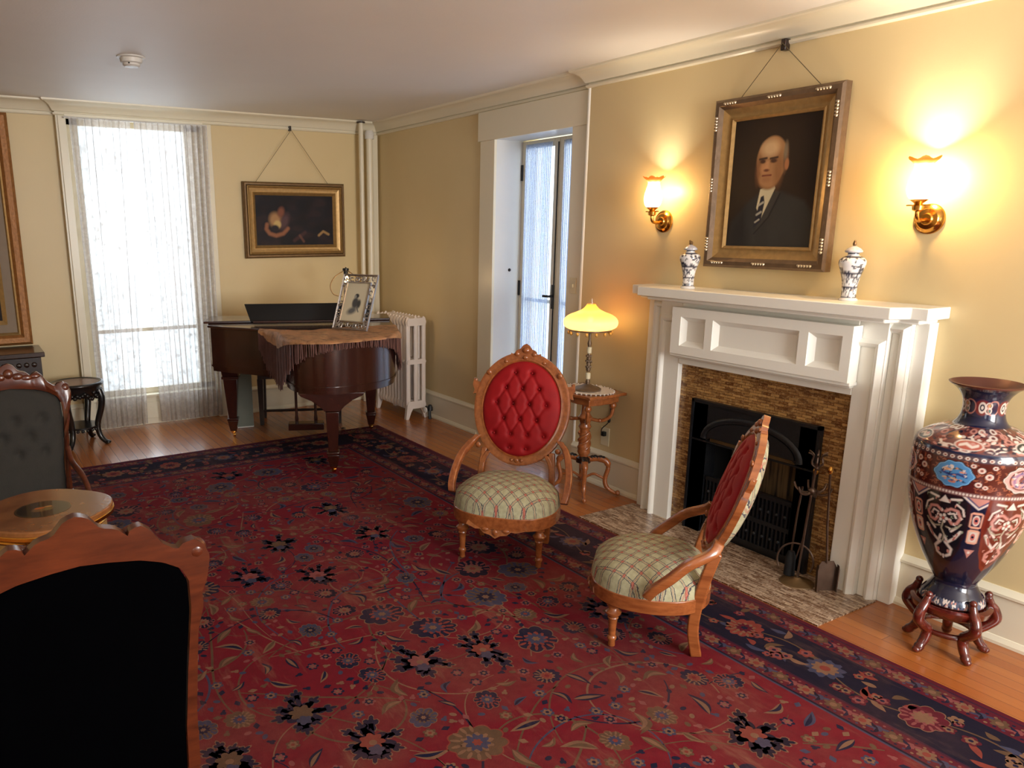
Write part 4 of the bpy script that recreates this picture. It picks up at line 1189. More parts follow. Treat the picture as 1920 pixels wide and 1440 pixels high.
    for q in buttons: MB().ball(bp(q[0], q[1], 0.016), 0.0055, 8, 6).obj('button', M['velvet'], bc)
    # plaid outside back
    m = MB(); vs = [bp(0, cb, -0.064)]; nr2 = 10; fs = []
    for j in range(1, nr2+1):
        for k in range(N2):
            a = 2*PI*k/N2; r = j/nr2
            vs.append(bp((ra+0.02)*r*math.sin(a), cb+(rb+0.02)*r*math.cos(a), -0.012-0.052*math.sqrt(max(0, 1-r**3))))
    for k in range(N2): fs.append((0, 1+k, 1+(k+1) % N2))
    for j in range(nr2-1):
        for k in range(N2): fs.append((1+j*N2+k, 1+(j+1)*N2+k, 1+(j+1)*N2+(k+1) % N2, 1+j*N2+(k+1) % N2))
    m.add(vs, fs); m.obj('outside_back', M['plaid'], t, smooth=80)
    # curved side brackets from the oval to the seat
    for s in (1, -1):
        p0 = bp(s*0.212, 0.135, 0.004)
        path = smooth_line([p0, (p0[0]+0.025, s*0.246, p0[2]-0.038), (-0.095, s*0.276, p0[2]-0.085), (-0.035, s*0.290, 0.385), (0.020, s*0.290, 0.330), (0.045, s*0.281, 0.290)], 6)
        m = MB().sweep(path, (0, 1, 0), [(-0.019, -0.017), (0.019, -0.017), (0.019, 0.012), (0.012, 0.018), (-0.012, 0.018), (-0.019, 0.012)])
        m.obj('side_bracket', W, t, smooth=50, bevel=0.003)
        path = smooth_line([bp(s*0.150, 0.060, 0), (-0.172, s*0.178, 0.40), (-0.160, s*0.183, 0.30)], 5)
        MB().sweep(path, (0, 1, 0), [(-0.018, -0.012), (0.018, -0.012), (0.018, 0.012), (-0.018, 0.012)]).obj('back_post', W, t, smooth=50, bevel=0.003)
    return t

c1 = parlour_chair('oval-back chair with red tufted velvet facing us before the side table', (2.828-0.0, -2.12, 0.008), 0)
RZ1 = math.atan2(0.765, -0.644)
def put_chair(t, foot_mid, rz, s):
    """foot_mid: floor point midway between the front feet"""
    f = Vector((math.cos(rz), math.sin(rz)))
    t.rotation_euler = (0, 0, rz); t.scale = (s, s, s)
    t.location = (foot_mid[0]-f.x*0.165*s, foot_mid[1]-f.y*0.165*s, 0.008)
c2 = copy_tree(c1)
c2['label'] = 'oval-back chair with red tufted velvet in profile, turned away from the hearth'
put_chair(c1, (2.828, -2.12), RZ1, 1.0)
RZ2 = math.atan2(0.67, 0.74)
_f = Vector((0.74, 0.67)); _r = Vector((0.67, -0.74))
put_chair(c2, (1.973+_r.x*0.19, -2.03+_r.y*0.19), RZ2, 0.98); c2.scale = (0.98, 0.98, 0.915)

# ------------------------------------------------------------ black armchairs at the left
def armchair(label, loc, rz, back_m, front_m):
    t = thing('armchair', label, 'armchair', loc, rz, 'carved walnut armchairs at the round table')
    W = M['redwood']
    tilt = 0.10
    def bp(a, b, d=0.0): return (-0.25-(b-0.38)*tilt+d, a, b)
    half = [(0, 1.018), (.022, 1.012), (.046, .982), (.076, .975), (.100, .952), (.104, .968), (.126, .972), (.146, .957), (.168, .921), (.200, .897), (.212, .910), (.238, .916), (.258, .900), (.272, .868), (.264, .812), (.250, .775), (.253, .744), (.238, .68), (.232, .578), (.226, .46), (.228, .30)]
    inner = [(0, .905), (.056, .900), (.120, .890), (.167, .874), (.205, .850), (.222, .815), (.224, .74), (.210, .578), (.200, .42), (.200, .30)]
    # frame built from matched strips of outer and inner outline, left and right
    def samp(line, n):
        P = [np.array(p) for p in line]; L = np.cumsum([0]+[np.linalg.norm(P[i+1]-P[i]) for i in range(len(P)-1)])
        out = []
        for k in range(n):
            s = L[-1]*k/(n-1); i = min(len(P)-2, int(np.searchsorted(L, s, side='right')-1)); u = (s-L[i])/(L[i+1]-L[i]); out.append(P[i]*(1-u)+P[i+1]*u)
        return out
    n = 70
    # parametrise inner by the same height/angle: nearest mapping through normalised length
    O, I = samp(half, n), samp(inner, n)
    m = MB()
    for s in (1, -1):
        vs = []
        for o_, i_ in zip(O, I):
            mid = (o_+i_)/2
            vs += [bp(s*o_[0], o_[1], -0.018), bp(s*o_[0], o_[1], 0.012), bp(s*mid[0], mid[1], 0.024), bp(s*i_[0], i_[1], 0.014), bp(s*i_[0], i_[1], -0.018)]
        fs = []
        for k in range(n-1):
            for q in range(5):
                a, b = k*5+q, k*5+(q+1) % 5
                fs.append((a, b, b+5, a+5))
        m.add(vs, fs)
    bf = m.obj('back_frame', W, t, smooth=45, weld=True)
    m = MB().ball(bp(0, .972, .018), 0.024, 12, 8, (0.6, 1, 1))
    for s in (1, -1): m.ball(bp(s*.038, .958, .018), 0.018, 12, 8, (0.6, 1.5, 1)); m.ball(bp(s*.075, .948, .016), 0.016, 12, 8, (0.6, 1.8, 1)); m.ball(bp(s*.115, .952, .012), 0.015, 12, 8, (0.7, 1.8, 1))
    m.obj('crest_carving', W, bf, smooth=60)
    for s in (1, -1):
        MB().ball(bp(s*.243, .885, 0.0), 0.026, 14, 10, (0.8, 1, 1)).obj('corner_scroll', W, bf, smooth=60)
        MB().ball(bp(s*.25, .80, 0.008), 0.012, 12, 8, (0.7, 0.8, 2.2)).obj('side_bead', W, bf, smooth=60)
    # upholstery: padded front, flat back
    nx, nz = 41, 51
    def width(z):
        for (a0, z0), (a1, z1) in zip(inner[:-1], inner[1:]):
            if z1 <= z <= z0: return a0+(a1-a0)*(z0-z)/(z0-z1) if z0 != z1 else a1
        return inner[-1][0] if z < 0.5 else 0.0
    bt = [(-0.12, 0.76), (0.0, 0.76), (0.12, 0.76), (-0.06, 0.68), (0.06, 0.68), (-0.12, 0.60), (0.0, 0.60), (0.12, 0.60)]
    def surf(i, j, sgn):
        z = 0.29+(0.905-0.29)*j/(nz-1); wd = width(min(z, 0.9049)); x = (2*i/(nx-1)-1)
        a = x*wd*0.985
        e = (1-abs(x)**4)*(1-((z-0.62)/0.30)**6 if abs(z-0.62) < 0.30 else 0)
        d = 0.040*max(0, e)**0.5 if sgn > 0 else -0.008*max(0, e)**0.5
        if sgn > 0:
            for p in bt: d -= 0.020*math.exp(-((a-p[0])**2+(z-p[1])**2)/0.022**2)
        return bp(a, z, (0.0 if sgn > 0 else -0.014)+d)
    m = MB().grid(nx, nz, lambda i, j: surf(i, j, 1)); m.obj('back_cushion', front_m, t, smooth=80)
    m = MB().grid(nx, nz, lambda i, j: surf(i, j, -1)); m.obj('outside_back', back_m, t, smooth=80)
    # seat
    def sp(k, n, r): 
        a = 2*PI*k/n; c, s_ = math.cos(a), math.sin(a); x = abs(c)**0.7*(1 if c > 0 else -1); y = abs(s_)**0.7*(1 if s_ > 0 else -1)
        return (0.02+x*(0.26+r), y*(0.255+r))
    n2 = 40; m = MB()
    m.prism([sp(k, n2, 0) for k in range(n2)], 0.235, 0.305); m.obj('seat_rail', W, t, bevel=0.006)
    m = MB(); vs = [(0.02, 0, 0.415)]; fs = []
    for j in range(1, 11):
        r = j/10
        for k in range(n2):
            x, y = sp(k, n2, -0.004); vs.append((0.02+(x-0.02)*r, y*r, 0.303+0.112*max(0, 1-r**3.5)**0.5))
    for k in range(n2): fs.append((0, 1+k, 1+(k+1) % n2))
    for j in range(9):
        for k in range(n2): fs.append((1+j*n2+k, 1+(j+1)*n2+k, 1+(j+1)*n2+(k+1) % n2, 1+j*n2+(k+1) % n2))
    m.add(vs, fs); m.obj('seat_cushion', front_m, t, smooth=80)
    leg = [(0.012, 0), (0.018, 0.006), (0.016, 0.04), (0.022, 0.05), (0.018, 0.06), (0.024, 0.15), (0.034, 0.17), (0.024, 0.19), (0.030, 0.24)]
    for s in (1, -1):
        MB().lathe(leg, 18, (0.20, s*0.19, 0)).obj('front_leg', W, t, smooth=40)
        path = smooth_line([(-0.30, s*0.20, 0.0), (-0.25, s*0.205, 0.14), (-0.235, s*0.212, 0.30), (-0.245, s*0.214, 0.40)], 5)
        MB().sweep(path, (0, 1, 0), [(-0.022, -0.016), (0.022, -0.016), (0.022, 0.016), (-0.022, 0.016)]).obj('rear_leg', W, t, bevel=0.005)
        path = smooth_line([bp(s*.226, .60, 0), (-0.20, s*0.232, 0.545), (-0.10, s*0.262, 0.50), (-0.01, s*0.275, 0.44), (0.02, s*0.272, 0.35), (0.015, s*0.262, 0.29)], 6)
        MB().tube(path, 0.017, 12, 0.8, (0, 1, 0)).obj('arm', W, t, smooth=60)
    return t
# back of the near one stands at x 1.67, of the far one at x 3.9
a1 = armchair('black armchair seen from behind with carved walnut crest, nearest to us', (0, 0, 0), 0, M['blackcloth'], M['darkcloth'])
a2 = copy_tree(a1)
a1.location = (1.67+0.25+0.052, -0.150, 0.008)
a2['label'] = 'armchair with tufted charcoal velvet back, facing us behind the round table'
a2.location = (3.90-0.25-0.052, -0.148, 0.008); a2.rotation_euler = (0, 0, PI); a2.scale = (0.98, 0.92, 0.98)

# ------------------------------------------------------------ small round table between them
def round_table():
    t = thing('round_table', 'small round walnut table with dark inlaid oval and gilt mounts', 'table', (2.705, -0.155, 0.008))
    W = wood('inlaid_walnut', (92, 52, 24), (158, 104, 58), 0.22, 0.5, (3, 3, 3))
    def lob(r, z0, z1, m): m.prism([(r*(1+0.035*math.cos(4*2*PI*k/64))*math.cos(2*PI*k/64), r*(1+0.035*math.cos(4*2*PI*k/64))*math.sin(2*PI*k/64)) for k in range(64)], z0, z1)
    m = MB(); lob(0.208, 0.672, 0.692, m); tp = m.obj('tabletop', W, t, bevel=0.004)
    m = MB(); lob(0.212, 0.660, 0.676, m); m.obj('brass_edge', M['brass'], tp, bevel=0.003)
    nx, nr = 96, 24
    R, T = np.meshgrid(np.linspace(0.0, 1, nr), np.linspace(0, 2*PI, nx, endpoint=False), indexing='ij')
    U, V = R*np.cos(T)*0.085, R*np.sin(T)*0.085
    P = Paint(U, V, (20, 18, 16)); P.ring(0, 0, 0.080, 0.080, 0.002, (96, 76, 44))
    P.ell(0.0, 0.0, 0.022, 0.034, (120, 78, 36), 0.4, 0.5); P.ell(0.012, 0.010, 0.010, 0.016, (168, 92, 40)); P.ell(-0.01, -0.014, 0.012, 0.014, (96, 92, 44)); P.ell(0.018, -0.018, 0.008, 0.012, (150, 110, 60))
    pos = np.stack([U*0.95, V*1.0, np.full_like(U, 0.6927)], -1)
    paint_mesh('inlay', pos, P, attr_mat('inlaid_oval', 0.15, 0.5), tp, wrap=True)
    m = MB(); m.lathe([(0.165, 0.575), (0.190, 0.590), (0.190, 0.660)], 40); m.obj('apron', M['gold'], t, smooth=50)
    m = MB(); m.lathe([(0.195, 0.645), (0.198, 0.650), (0.195, 0.655)], 40).lathe([(0.188, 0.578), (0.194, 0.584), (0.190, 0.590)], 40); m.obj('brass_band', M['brass'], t)
    for k in range(4):
        a = PI/4+k*PI/2; c, s_ = math.cos(a), math.sin(a)
        path = smooth_line([(0.185*c, 0.185*s_, 0.60), (0.18*c, 0.18*s_, 0.45), (0.13*c, 0.13*s_, 0.22), (0.15*c, 0.15*s_, 0.06), (0.18*c, 0.18*s_, 0.0)], 5)
        MB().tube(path, [0.020]+[0.017]*(len(path)-8)+[0.013]*7, 10).obj('leg', W, t)
    MB().lathe([(0.0, 0.20), (0.15, 0.20), (0.15, 0.215), (0, 0.215)], 32).obj('lower_shelf', W, t)
round_table()

# ------------------------------------------------------------ side table, doily, lamp
def side_table():
    t = thing('side_table', 'carved walnut pedestal table with scrolled legs holding the glass lamp', 'table', (3.42, -3.185, 0.0), math.radians(0))
    W = M['oak']
    def sq(r, n=10):
        pts = []
        cs = [(r, 0), (0, r), (-r, 0), (0, -r)]
        for k in range(4):
            a, b = Vector(cs[k]), Vector(cs[(k+1) % 4])
            for q in range(n):
                u = q/n; p = a.lerp(b, u); p = p*(1+0.10*math.sin(PI*u)-0.06*math.sin(3*PI*u)**2); pts.append((p.x, p.y))
        rot = math.radians(45); return [(x*math.cos(rot)-y*math.sin(rot), x*math.sin(rot)+y*math.cos(rot)) for x, y in pts]
    MB().prism([(x, y*0.78) for x, y in sq(0.265)], 0.630, 0.648).obj('tabletop', W, t, bevel=0.004)
    MB().prism([(x, y*0.78) for x, y in sq(0.215)], 0.585, 0.630).obj('apron', W, t, bevel=0.004)
    m = MB().lathe([(0.012, 0.20), (0.030, 0.215), (0.026, 0.235), (0.040, 0.26), (0.036, 0.30), (0.030, 0.34), (0.034, 0.38), (0.028, 0.40), (0.040, 0.42), (0.030, 0.44), (0.042, 0.48), (0.028, 0.50), (0.024, 0.56), (0.034, 0.585)], 24)
    for q in range(3):
        pts = [(0.033*math.cos(a+q*2.094), 0.033*math.sin(a+q*2.094), 0.27+0.12*a/5.5) for a in np.linspace(0, 5.5, 22)]
        m.tube(pts, 0.009, 8)
    m.obj('twisted_column', W, t, smooth=50)
    MB().lathe([(0.02, 0.185), (0.045, 0.195), (0.045, 0.225), (0.02, 0.235)], 20).obj('hub', M['darkwood'], t)
    for k in range(4):
        a = PI/4+PI/2*k; c, s_ = math.cos(a), math.sin(a); e = 0.80
        L = lambda r, z: (r*c, r*s_*e, z)
        path = smooth_line([L(0.03, 0.215), L(0.095, 0.225), L(0.150, 0.215), L(0.168, 0.175), L(0.150, 0.10), L(0.165, 0.05), L(0.215, 0.02), L(0.235, 0.022)], 5)
        m = MB().tube(path, [0.018]*6+[0.020]*8+[0.014]*(len(path)-24)+[0.011]*10, 10); m.ball(L(0.238, 0.020), 0.016, 10, 8)
        m.obj('leg', W, t, smooth=60)
        m = MB()
        for q in range(5): m.ball(L(0.06+q*0.018, 0.232+0.004*(q % 2)), 0.017, 8, 6, (1, 1, 0.7))
        m.obj('ebonised_scroll', M['ebony'], t)
        path = smooth_line([L(0.03, 0.47), L(0.11, 0.465), L(0.165, 0.50), L(0.178, 0.56), L(0.175, 0.60)], 5)
        m = MB().tube(path, 0.011, 10).ball(L(0.176, 0.565), 0.022, 10, 8).ball(L(0.095, 0.465), 0.013, 10, 8); m.obj('scroll_brace', W, t, smooth=60)
        path = smooth_line([L(0.02, 0.10), L(0.07, 0.125), L(0.11, 0.115), L(0.150, 0.10)], 4)
        MB().tube(path, 0.008, 8).obj('stretcher', W, t)
    # doily
    m = MB(); n = 72
    rr = lambda k: 0.165*(1+0.05*math.cos(k*2*PI/n*18))
    vs = [(0, 0, 0.652)]+[(0.14*math.cos(2*PI*k/n), 0.125*math.sin(2*PI*k/n), 0.652) for k in range(n)]+[(rr(k)*math.cos(2*PI*k/n)*1.08, rr(k)*0.86*math.sin(2*PI*k/n), 0.6535+0.0025*math.cos(k*PI/2)) for k in range(n)]
    fs = [(0, 1+k, 1+(k+1) % n) for k in range(n)]+[(1+k, 1+n+k, 1+n+(k+1) % n, 1+(k+1) % n) for k in range(n)]
    m.add(vs, fs)
    for k in range(36): a = 2*PI*k/36; m.ball((0.168*1.06*math.cos(a), 0.168*0.85*math.sin(a), 0.653), 0.006, 6, 5, (1, 1, 0.6))
    o = m.obj('lace_doily', plain('white_crochet', (226, 218, 208), 0.8, bump=0.5, bs=300), smooth=60); o.location = (3.42, -3.185, -0.002)
    tag(o, 'white crocheted doily under the glass lamp on the side table', 'doily')
side_table()
def table_lamp():
    t = thing('table_lamp', 'glowing amber glass table lamp with ornate bronze stem on a doily', 'lamp', (3.405, -3.175, 0.652))
    m = MB().lathe([(0.0, 0.0), (0.080, 0.0), (0.082, 0.008), (0.070, 0.016), (0.050, 0.018), (0.030, 0.030), (0.016, 0.036)], 32)
    m.obj('base', M['bronze'], t, smooth=50)
    m = MB().lathe([(0.010, 0.03), (0.014, 0.05), (0.009, 0.065)], 16)
    m.lathe([(0.009, 0.11), (0.015, 0.125), (0.008, 0.14), (0.014, 0.16), (0.008, 0.175), (0.015, 0.19), (0.009, 0.21), (0.009, 0.26), (0.013, 0.28), (0.007, 0.30), (0.007, 0.34), (0.05, 0.352), (0.07, 0.356)], 16)
    for q in range(8):
        a = q*2*PI/8
        for z in (0.14, 0.175, 0.205): m.ball((0.014*math.cos(a+z*9), 0.014*math.sin(a+z*9), z), 0.0065, 6, 5)
    m.tube([(-0.028, 0.0, 0.17), (0.028, 0, 0.17)], 0.003, 6)
    m.obj('stem', M['bronze'], t, smooth=50)
    for z in (0.085, 0.240): MB().lathe([(0.008, -0.022), (0.014, -0.018), (0.015, 0.015), (0.008, 0.02)], 16, (0, 0, z)).obj('onyx_bead', M['ivory'], t)
    m = MB()
    m.lathe([(0.120, 0.356), (0.126, 0.360), (0.124, 0.368)], 40)
    for q in range(4): a = q*PI/2+0.4; m.tube([(0.0, 0.0, 0.348), (0.124*math.cos(a), 0.124*math.sin(a), 0.360)], 0.003, 6)
    m.obj('shade_ring', M['bronze'], t)
    m = MB()
    for q in range(14):
        a = 2*PI*q/14; m.ball((0.124*math.cos(a), 0.124*math.sin(a), 0.343), 0.009, 10, 8, (1, 1, 1.2))
    m.obj('glass_drops', plain('gold_glass_drops', (216, 168, 90), 0.12, 0.3), t)
    prof = smooth_line([(0.126, 0.366), (0.150, 0.380), (0.158, 0.402), (0.152, 0.425), (0.125, 0.448), (0.085, 0.464), (0.050, 0.481), (0.030, 0.502), (0.024, 0.512)], 4)
    MB().lathe(prof, 48, cap=False).obj('glass_shade', M['lampglass'], t, smooth=80)
    MB().lathe([(0.016, 0.40), (0.022, 0.45), (0.014, 0.50), (0.013, 0.545)], 20, cap=False).obj('chimney', M['glass'], t)
    MB().ball((0, 0, 0.42), 0.016).obj('bulb', M['bulb'], t)
    point('lamp_light', t, (0, 0, 0.425), 3.4, 0.03)
table_lamp()
m = MB().tube(smooth_line([(3.40, -3.20, 0.645), (3.42, -3.365, 0.62), (3.40, -3.368, 0.45), (3.44, -3.345, 0.38), (3.44, -3.345, 0.345)], 6), 0.003, 6)
m.ball((3.402, -3.364, 0.44), 0.010, 8, 6, (1, 1, 1.8))
tag(m.obj('lamp_cord', M['black']), 'thin dark lamp cord running down behind the side table', 'cord')

# ------------------------------------------------------------ large cloisonne vase on its stand
def big_vase():
    cx, cy = 1.315, -3.155
    t = thing('vase_stand', 'low carved rosewood stand with five scrolled legs under the tall vase', 'stand', (cx, cy, 0.0))
    W = M['rosewood']
    m = MB().lathe([(0.0, 0.160), (0.112, 0.160), (0.128, 0.172), (0.134, 0.196), (0.124, 0.202), (0.116, 0.203), (0.112, 0.196), (0.0, 0.196)], 40)
    m.obj('top_ring', W, t, smooth=50)
    MB().tube([(0.088*math.cos(a), 0.088*math.sin(a), 0.085) for a in np.linspace(0, 2*PI, 33)[:-1]], 0.011, 10, closed=True).obj('lower_ring', W, t)
    for k in range(5):
        a = math.radians(112+36)+k*2*PI/5; c, s_ = math.cos(a), math.sin(a)
        L = lambda r, z: (r*c, r*s_, z)
        path = smooth_line([L(0.118, 0.235), L(0.128, 0.205), L(0.145, 0.180), L(0.152, 0.145), L(0.125, 0.115), L(0.098, 0.090), L(0.105, 0.055), L(0.125, 0.025), L(0.135, 0.010)], 5)
        n = len(path)
        m = MB().tube(path, [0.011+0.009*math.sin(PI*i/(n-1))**0.7+0.003*(i > n*0.85) for i in range(n)], 12, 1.0)
        m.ball(L(0.118, 0.240), 0.014, 10, 8); m.ball(L(0.138, 0.013), 0.015, 10, 8, (1, 1, 0.85)); m.ball(L(0.152, 0.15), 0.016, 10, 8)
        m.obj('leg', W, t, smooth=60)
    v = thing('cloisonne_vase', 'tall navy and rust cloisonne vase with flowered bands, right of the fireplace', 'vase', (cx, cy, 0.2035))
    prof = [(0.105, 0.0), (0.108, 0.010), (0.098, 0.035), (0.078, 0.065), (0.072, 0.085), (0.080, 0.105), (0.125, 0.190), (0.168, 0.300), (0.192, 0.400), (0.201, 0.490), (0.203, 0.560), (0.197, 0.622), (0.170, 0.655), (0.120, 0.685), (0.085, 0.700), (0.070, 0.725), (0.066, 0.760), (0.072, 0.795), (0.092, 0.825), (0.116, 0.843), (0.119, 0.848)]
    pr = np.array(smooth_line(prof, 12)); L = np.concatenate([[0], np.cumsum(np.hypot(np.diff(pr[:, 0]), np.diff(pr[:, 1])))])
    nz, nx = 420, 420
    ll = np.linspace(0, L[-1], nz); r_ = np.interp(ll, L, pr[:, 0]); z_ = np.interp(ll, L, pr[:, 1])
    th = np.linspace(0, 2*PI, nx, endpoint=False)
    T, Z = np.meshgrid(th, z_); R = np.repeat(r_[:, None], nx, 1)
    navy, rust, cream, pink, wine, blue, black = (22, 24, 46), (104, 38, 26), (204, 190, 180), (180, 124, 114), (74, 26, 24), (74, 128, 176), (16, 16, 22)
    K = 0.200
    P = Paint(T*K, Z, navy); r = random.Random(21); C = 2*PI*K
    D = math.radians
    cam = D(112.6)
    def X(deg): return ((cam+D(deg)) % (2*PI))*K      # + turns to the right of the picture
    def wrapx(fn, x):
        fn(x)
        if x < 0.12: fn(x+C)
        if x > C-0.12: fn(x-C)
    # body panels
    for k in range(6):
        cdeg = -20+60*k; x = X(cdeg); dark = k % 2 == 0
        def panel(x):
            sh = [(x-0.078, 0.475), (x-0.085, 0.36), (x-0.065, 0.25), (x-0.030, 0.185), (x, 0.165), (x+0.030, 0.185), (x+0.065, 0.25), (x+0.085, 0.36), (x+0.078, 0.475)]
            P.poly(sh, rust if not dark else (34, 18, 24), 0.003)
            P.poly([(x+(a-x)*0.88, 0.33+(b-0.33)*0.9) for a, b in sh], (92, 30, 20) if not dark else black, 0.003)
            for s in (-1, 1):
                P.line([(x+s*0.006, 0.40), (x+s*0.024, 0.414), (x+s*0.045, 0.410), (x+s*0.056, 0.385), (x+s*0.046, 0.360), (x+s*0.030, 0.356), (x+s*0.020, 0.370)], 0.0048, pink); P.line([(x+s*0.018, 0.392), (x+s*0.034, 0.398), (x+s*0.042, 0.382)], 0.003, cream)
                P.line([(x+s*0.040, 0.435), (x+s*0.060, 0.420), (x+s*0.066, 0.395)], 0.003, cream)
                P.line([(x+s*0.062, 0.330), (x+s*0.045, 0.300), (x+s*0.018, 0.275), (x+s*0.008, 0.300)], 0.005, cream); P.line([(x+s*0.052, 0.318), (x+s*0.040, 0.292)], 0.003, (150, 70, 60))
                P.line([(x+s*0.010, 0.275), (x+s*0.035, 0.250), (x+s*0.030, 0.225), (x+s*0.012, 0.215)], 0.0055, cream if dark else pink)
                P.line([(x+s*0.022, 0.45), (x+s*0.05, 0.455)], 0.004, cream); P.line([(x+s*0.03, 0.325), (x+s*0.048, 0.345)], 0.004, cream)
                P.line([(x+s*0.060, 0.360), (x+s*0.050, 0.345), (x+s*0.030, 0.335), (x+s*0.012, 0.340)], 0.003, (150, 140, 120)); P.ell(x+s*0.022, 0.238, 0.006, 0.008, pink)
                for q in range(16): xx, zz = x+s*r.uniform(0.006, 0.066), r.uniform(0.24, 0.455); aa = r.uniform(0, 6.28); P.line([(xx, zz), (xx+0.006*math.cos(aa), zz+0.006*math.sin(aa)), (xx+0.009*math.cos(aa+0.9), zz+0.009*math.sin(aa+0.9))], 0.0016, r.choice([cream, pink, (130, 140, 120)]))
            P.poly([(x-0.018, 0.435), (x, 0.462), (x+0.018, 0.435)], cream, 0.002); [P.ell(x+0.011*math.cos(q*1.2566), 0.372+0.013*math.sin(q*1.2566), 0.0055, 0.0065, cream, soft=0.3) for q in range(5)]; P.ell(x, 0.372, 0.005, 0.006, (150, 70, 60)); P.line([(x, 0.355), (x-0.006, 0.33), (x+0.006, 0.305), (x, 0.28)], 0.0028, (160, 150, 130))
            P.ell(x, 0.212, 0.005, 0.010, cream)
        wrapx(panel, x)
        def div(x):
            P.poly([(x-0.055, 0.475), (x-0.035, 0.452), (x, 0.425), (x+0.035, 0.452), (x+0.055, 0.475)], (58, 60, 100), 0.003); P.line([(x-0.05, 0.472), (x, 0.430), (x+0.05, 0.472)], 0.003, cream)
            P.poly([(x-0.034, 0.470), (x, 0.440), (x+0.034, 0.470)], pink, 0.003)
            for z, h in ((0.385, 0.032), (0.318, 0.030)):
                P.poly([(x-0.020, z-h+0.006), (x-0.012, z-h), (x+0.012, z-h), (x+0.020, z-h+0.006), (x+0.020, z+h-0.006), (x+0.012, z+h), (x-0.012, z+h), (x-0.020, z+h-0.006)], (206, 150, 128), 0.003); P.poly([(x-0.015, z-h+0.008), (x+0.015, z-h+0.008), (x+0.015, z+h-0.008), (x-0.015, z+h-0.008)], (50, 34, 56) if z > 0.35 else (196, 176, 160), 0.002)
                P.ell(x, z, 0.010, 0.018, (176, 96, 90)); P.ring(x, z, 0.010, 0.018, 0.002, cream); P.ell(x, z, 0.004, 0.006, navy)
            P.poly([(x-0.020, 0.262), (x+0.020, 0.262), (x, 0.225)], pink, 0.003); P.ell(x, 0.250, 0.006, 0.006, cream)
        wrapx(div, X(cdeg+30))
    # bands
    P.band(0.470, 0.600, wine); P.band(0.470, 0.486, (120, 86, 84))
    for k in range(120):
        x = C*k/120; P.ell(x, 0.478, 0.0034, 0.0048, cream, soft=0.5)
    for i in range(520):
        x, z = r.uniform(0, C), r.uniform(0.492, 0.598); a = r.uniform(0, 6.28); d = 0.007
        P.line([(x, z), (x+d*math.cos(a), z+d*math.sin(a)), (x+d*math.cos(a)+d*math.cos(a+1.3), z+d*math.sin(a)+d*math.sin(a+1.3))], 0.0016, (148, 84, 62), 0.9)
    for k in range(6):
        for dx, dz, rr in ((26, 0.520, .010), (34, 0.552, .012), (27, 0.572, .011), (20, 0.585, .008), (38, 0.585, .008), (32, 0.512, .008), (21, 0.545, .006)):
            def fl(x, dz=dz, rr=rr): P.ell(x, dz, rr, rr*0.9, cream, soft=0.2); P.ell(x, dz, rr*0.6, rr*0.55, pink, soft=0.3); P.ell(x, dz, rr*0.25, rr*0.25, wine)
            wrapx(fl, X(-20+60*k+dx))
        def med(x, k=k):
            c1 = blue if k % 2 == 0 else (196, 148, 142)
            sh = [(x+0.056*math.cos(a)*(1+0.06*math.cos(4*a)+0.035*math.cos(10*a)), 0.545+0.044*math.sin(a)*(1+0.05*math.cos(10*a))) for a in np.linspace(0, 2*PI, 81)[:-1]]
            P.poly([(x+(a-x)*1.10, 0.545+(b-0.545)*1.12) for a, b in sh], black, 0.002); P.poly([(x+(a-x)*1.05, 0.545+(b-0.545)*1.06) for a, b in sh], (120, 170, 210) if k % 2 == 0 else cream, 0.002); P.poly(sh, c1, 0.002)
            if k % 2 == 0:
                P.line([(x-0.036, 0.548), (x-0.01, 0.541), (x+0.015, 0.547), (x+0.04, 0.540)], 0.0035, (40, 50, 110)); P.line([(x-0.03, 0.528), (x-0.012, 0.532), (x+0.01, 0.526)], 0.0025, (200, 170, 120)); P.line([(x-0.01, 0.562), (x+0.014, 0.568), (x+0.03, 0.562)], 0.0025, (60, 70, 60)); P.line([(x-0.034, 0.558), (x-0.02, 0.570)], 0.0025, cream); P.ell(x, 0.518, 0.012, 0.006, (176, 110, 90)); P.ell(x+0.028, 0.556, 0.010, 0.004, (190, 130, 110)); P.ell(x-0.020, 0.560, 0.012, 0.005, (200, 150, 110)); P.ell(x-0.006, 0.570, 0.005, 0.008, cream)
            else:
                P.ring(x, 0.545, 0.028, 0.024, 0.006, (130, 100, 130)); P.ell(x, 0.545, 0.012, 0.012, (110, 60, 60)); P.ring(x, 0.545, 0.042, 0.034, 0.003, wine)
        wrapx(med, X(-16+60*k))
        def med2(x, k=k):
            for q in range(26): xx, zz = x+r.uniform(-0.040, 0.040), 0.545+r.uniform(-0.026, 0.026); aa = r.uniform(0, 6.28); P.line([(xx, zz), (xx+0.006*math.cos(aa), zz+0.004*math.sin(aa)), (xx+0.008*math.cos(aa+1), zz+0.006*math.sin(aa+1))], 0.0016, r.choice([cream, (60, 70, 110), (190, 130, 100), navy]))
        wrapx(med2, X(-16+60*k))
    P.band(0.598, 0.618, (70, 50, 60))
    for k in range(54): P.ell(C*k/54, 0.608, 0.0075, 0.006, cream, soft=0.3); P.ell(C*k/54, 0.608, 0.0038, 0.003, (120, 50, 40), soft=0.3)
    P.band(0.618, 0.628, (18, 24, 56)); P.band(0.628, 0.700, (96, 52, 50))
    for i in range(420):
        x, z = r.uniform(0, C), r.uniform(0.632, 0.696); k_ = 1.4
        c = r.choice([cream, cream, pink, (60, 36, 50), (120, 60, 50), navy])
        if r.random() < 0.5: P.ring(x, z, 0.010*k_, 0.005, 0.0022, c)
        else: P.ell(x, z, 0.008*k_, 0.0035, c, r.uniform(-0.5, 0.5), 0.3)
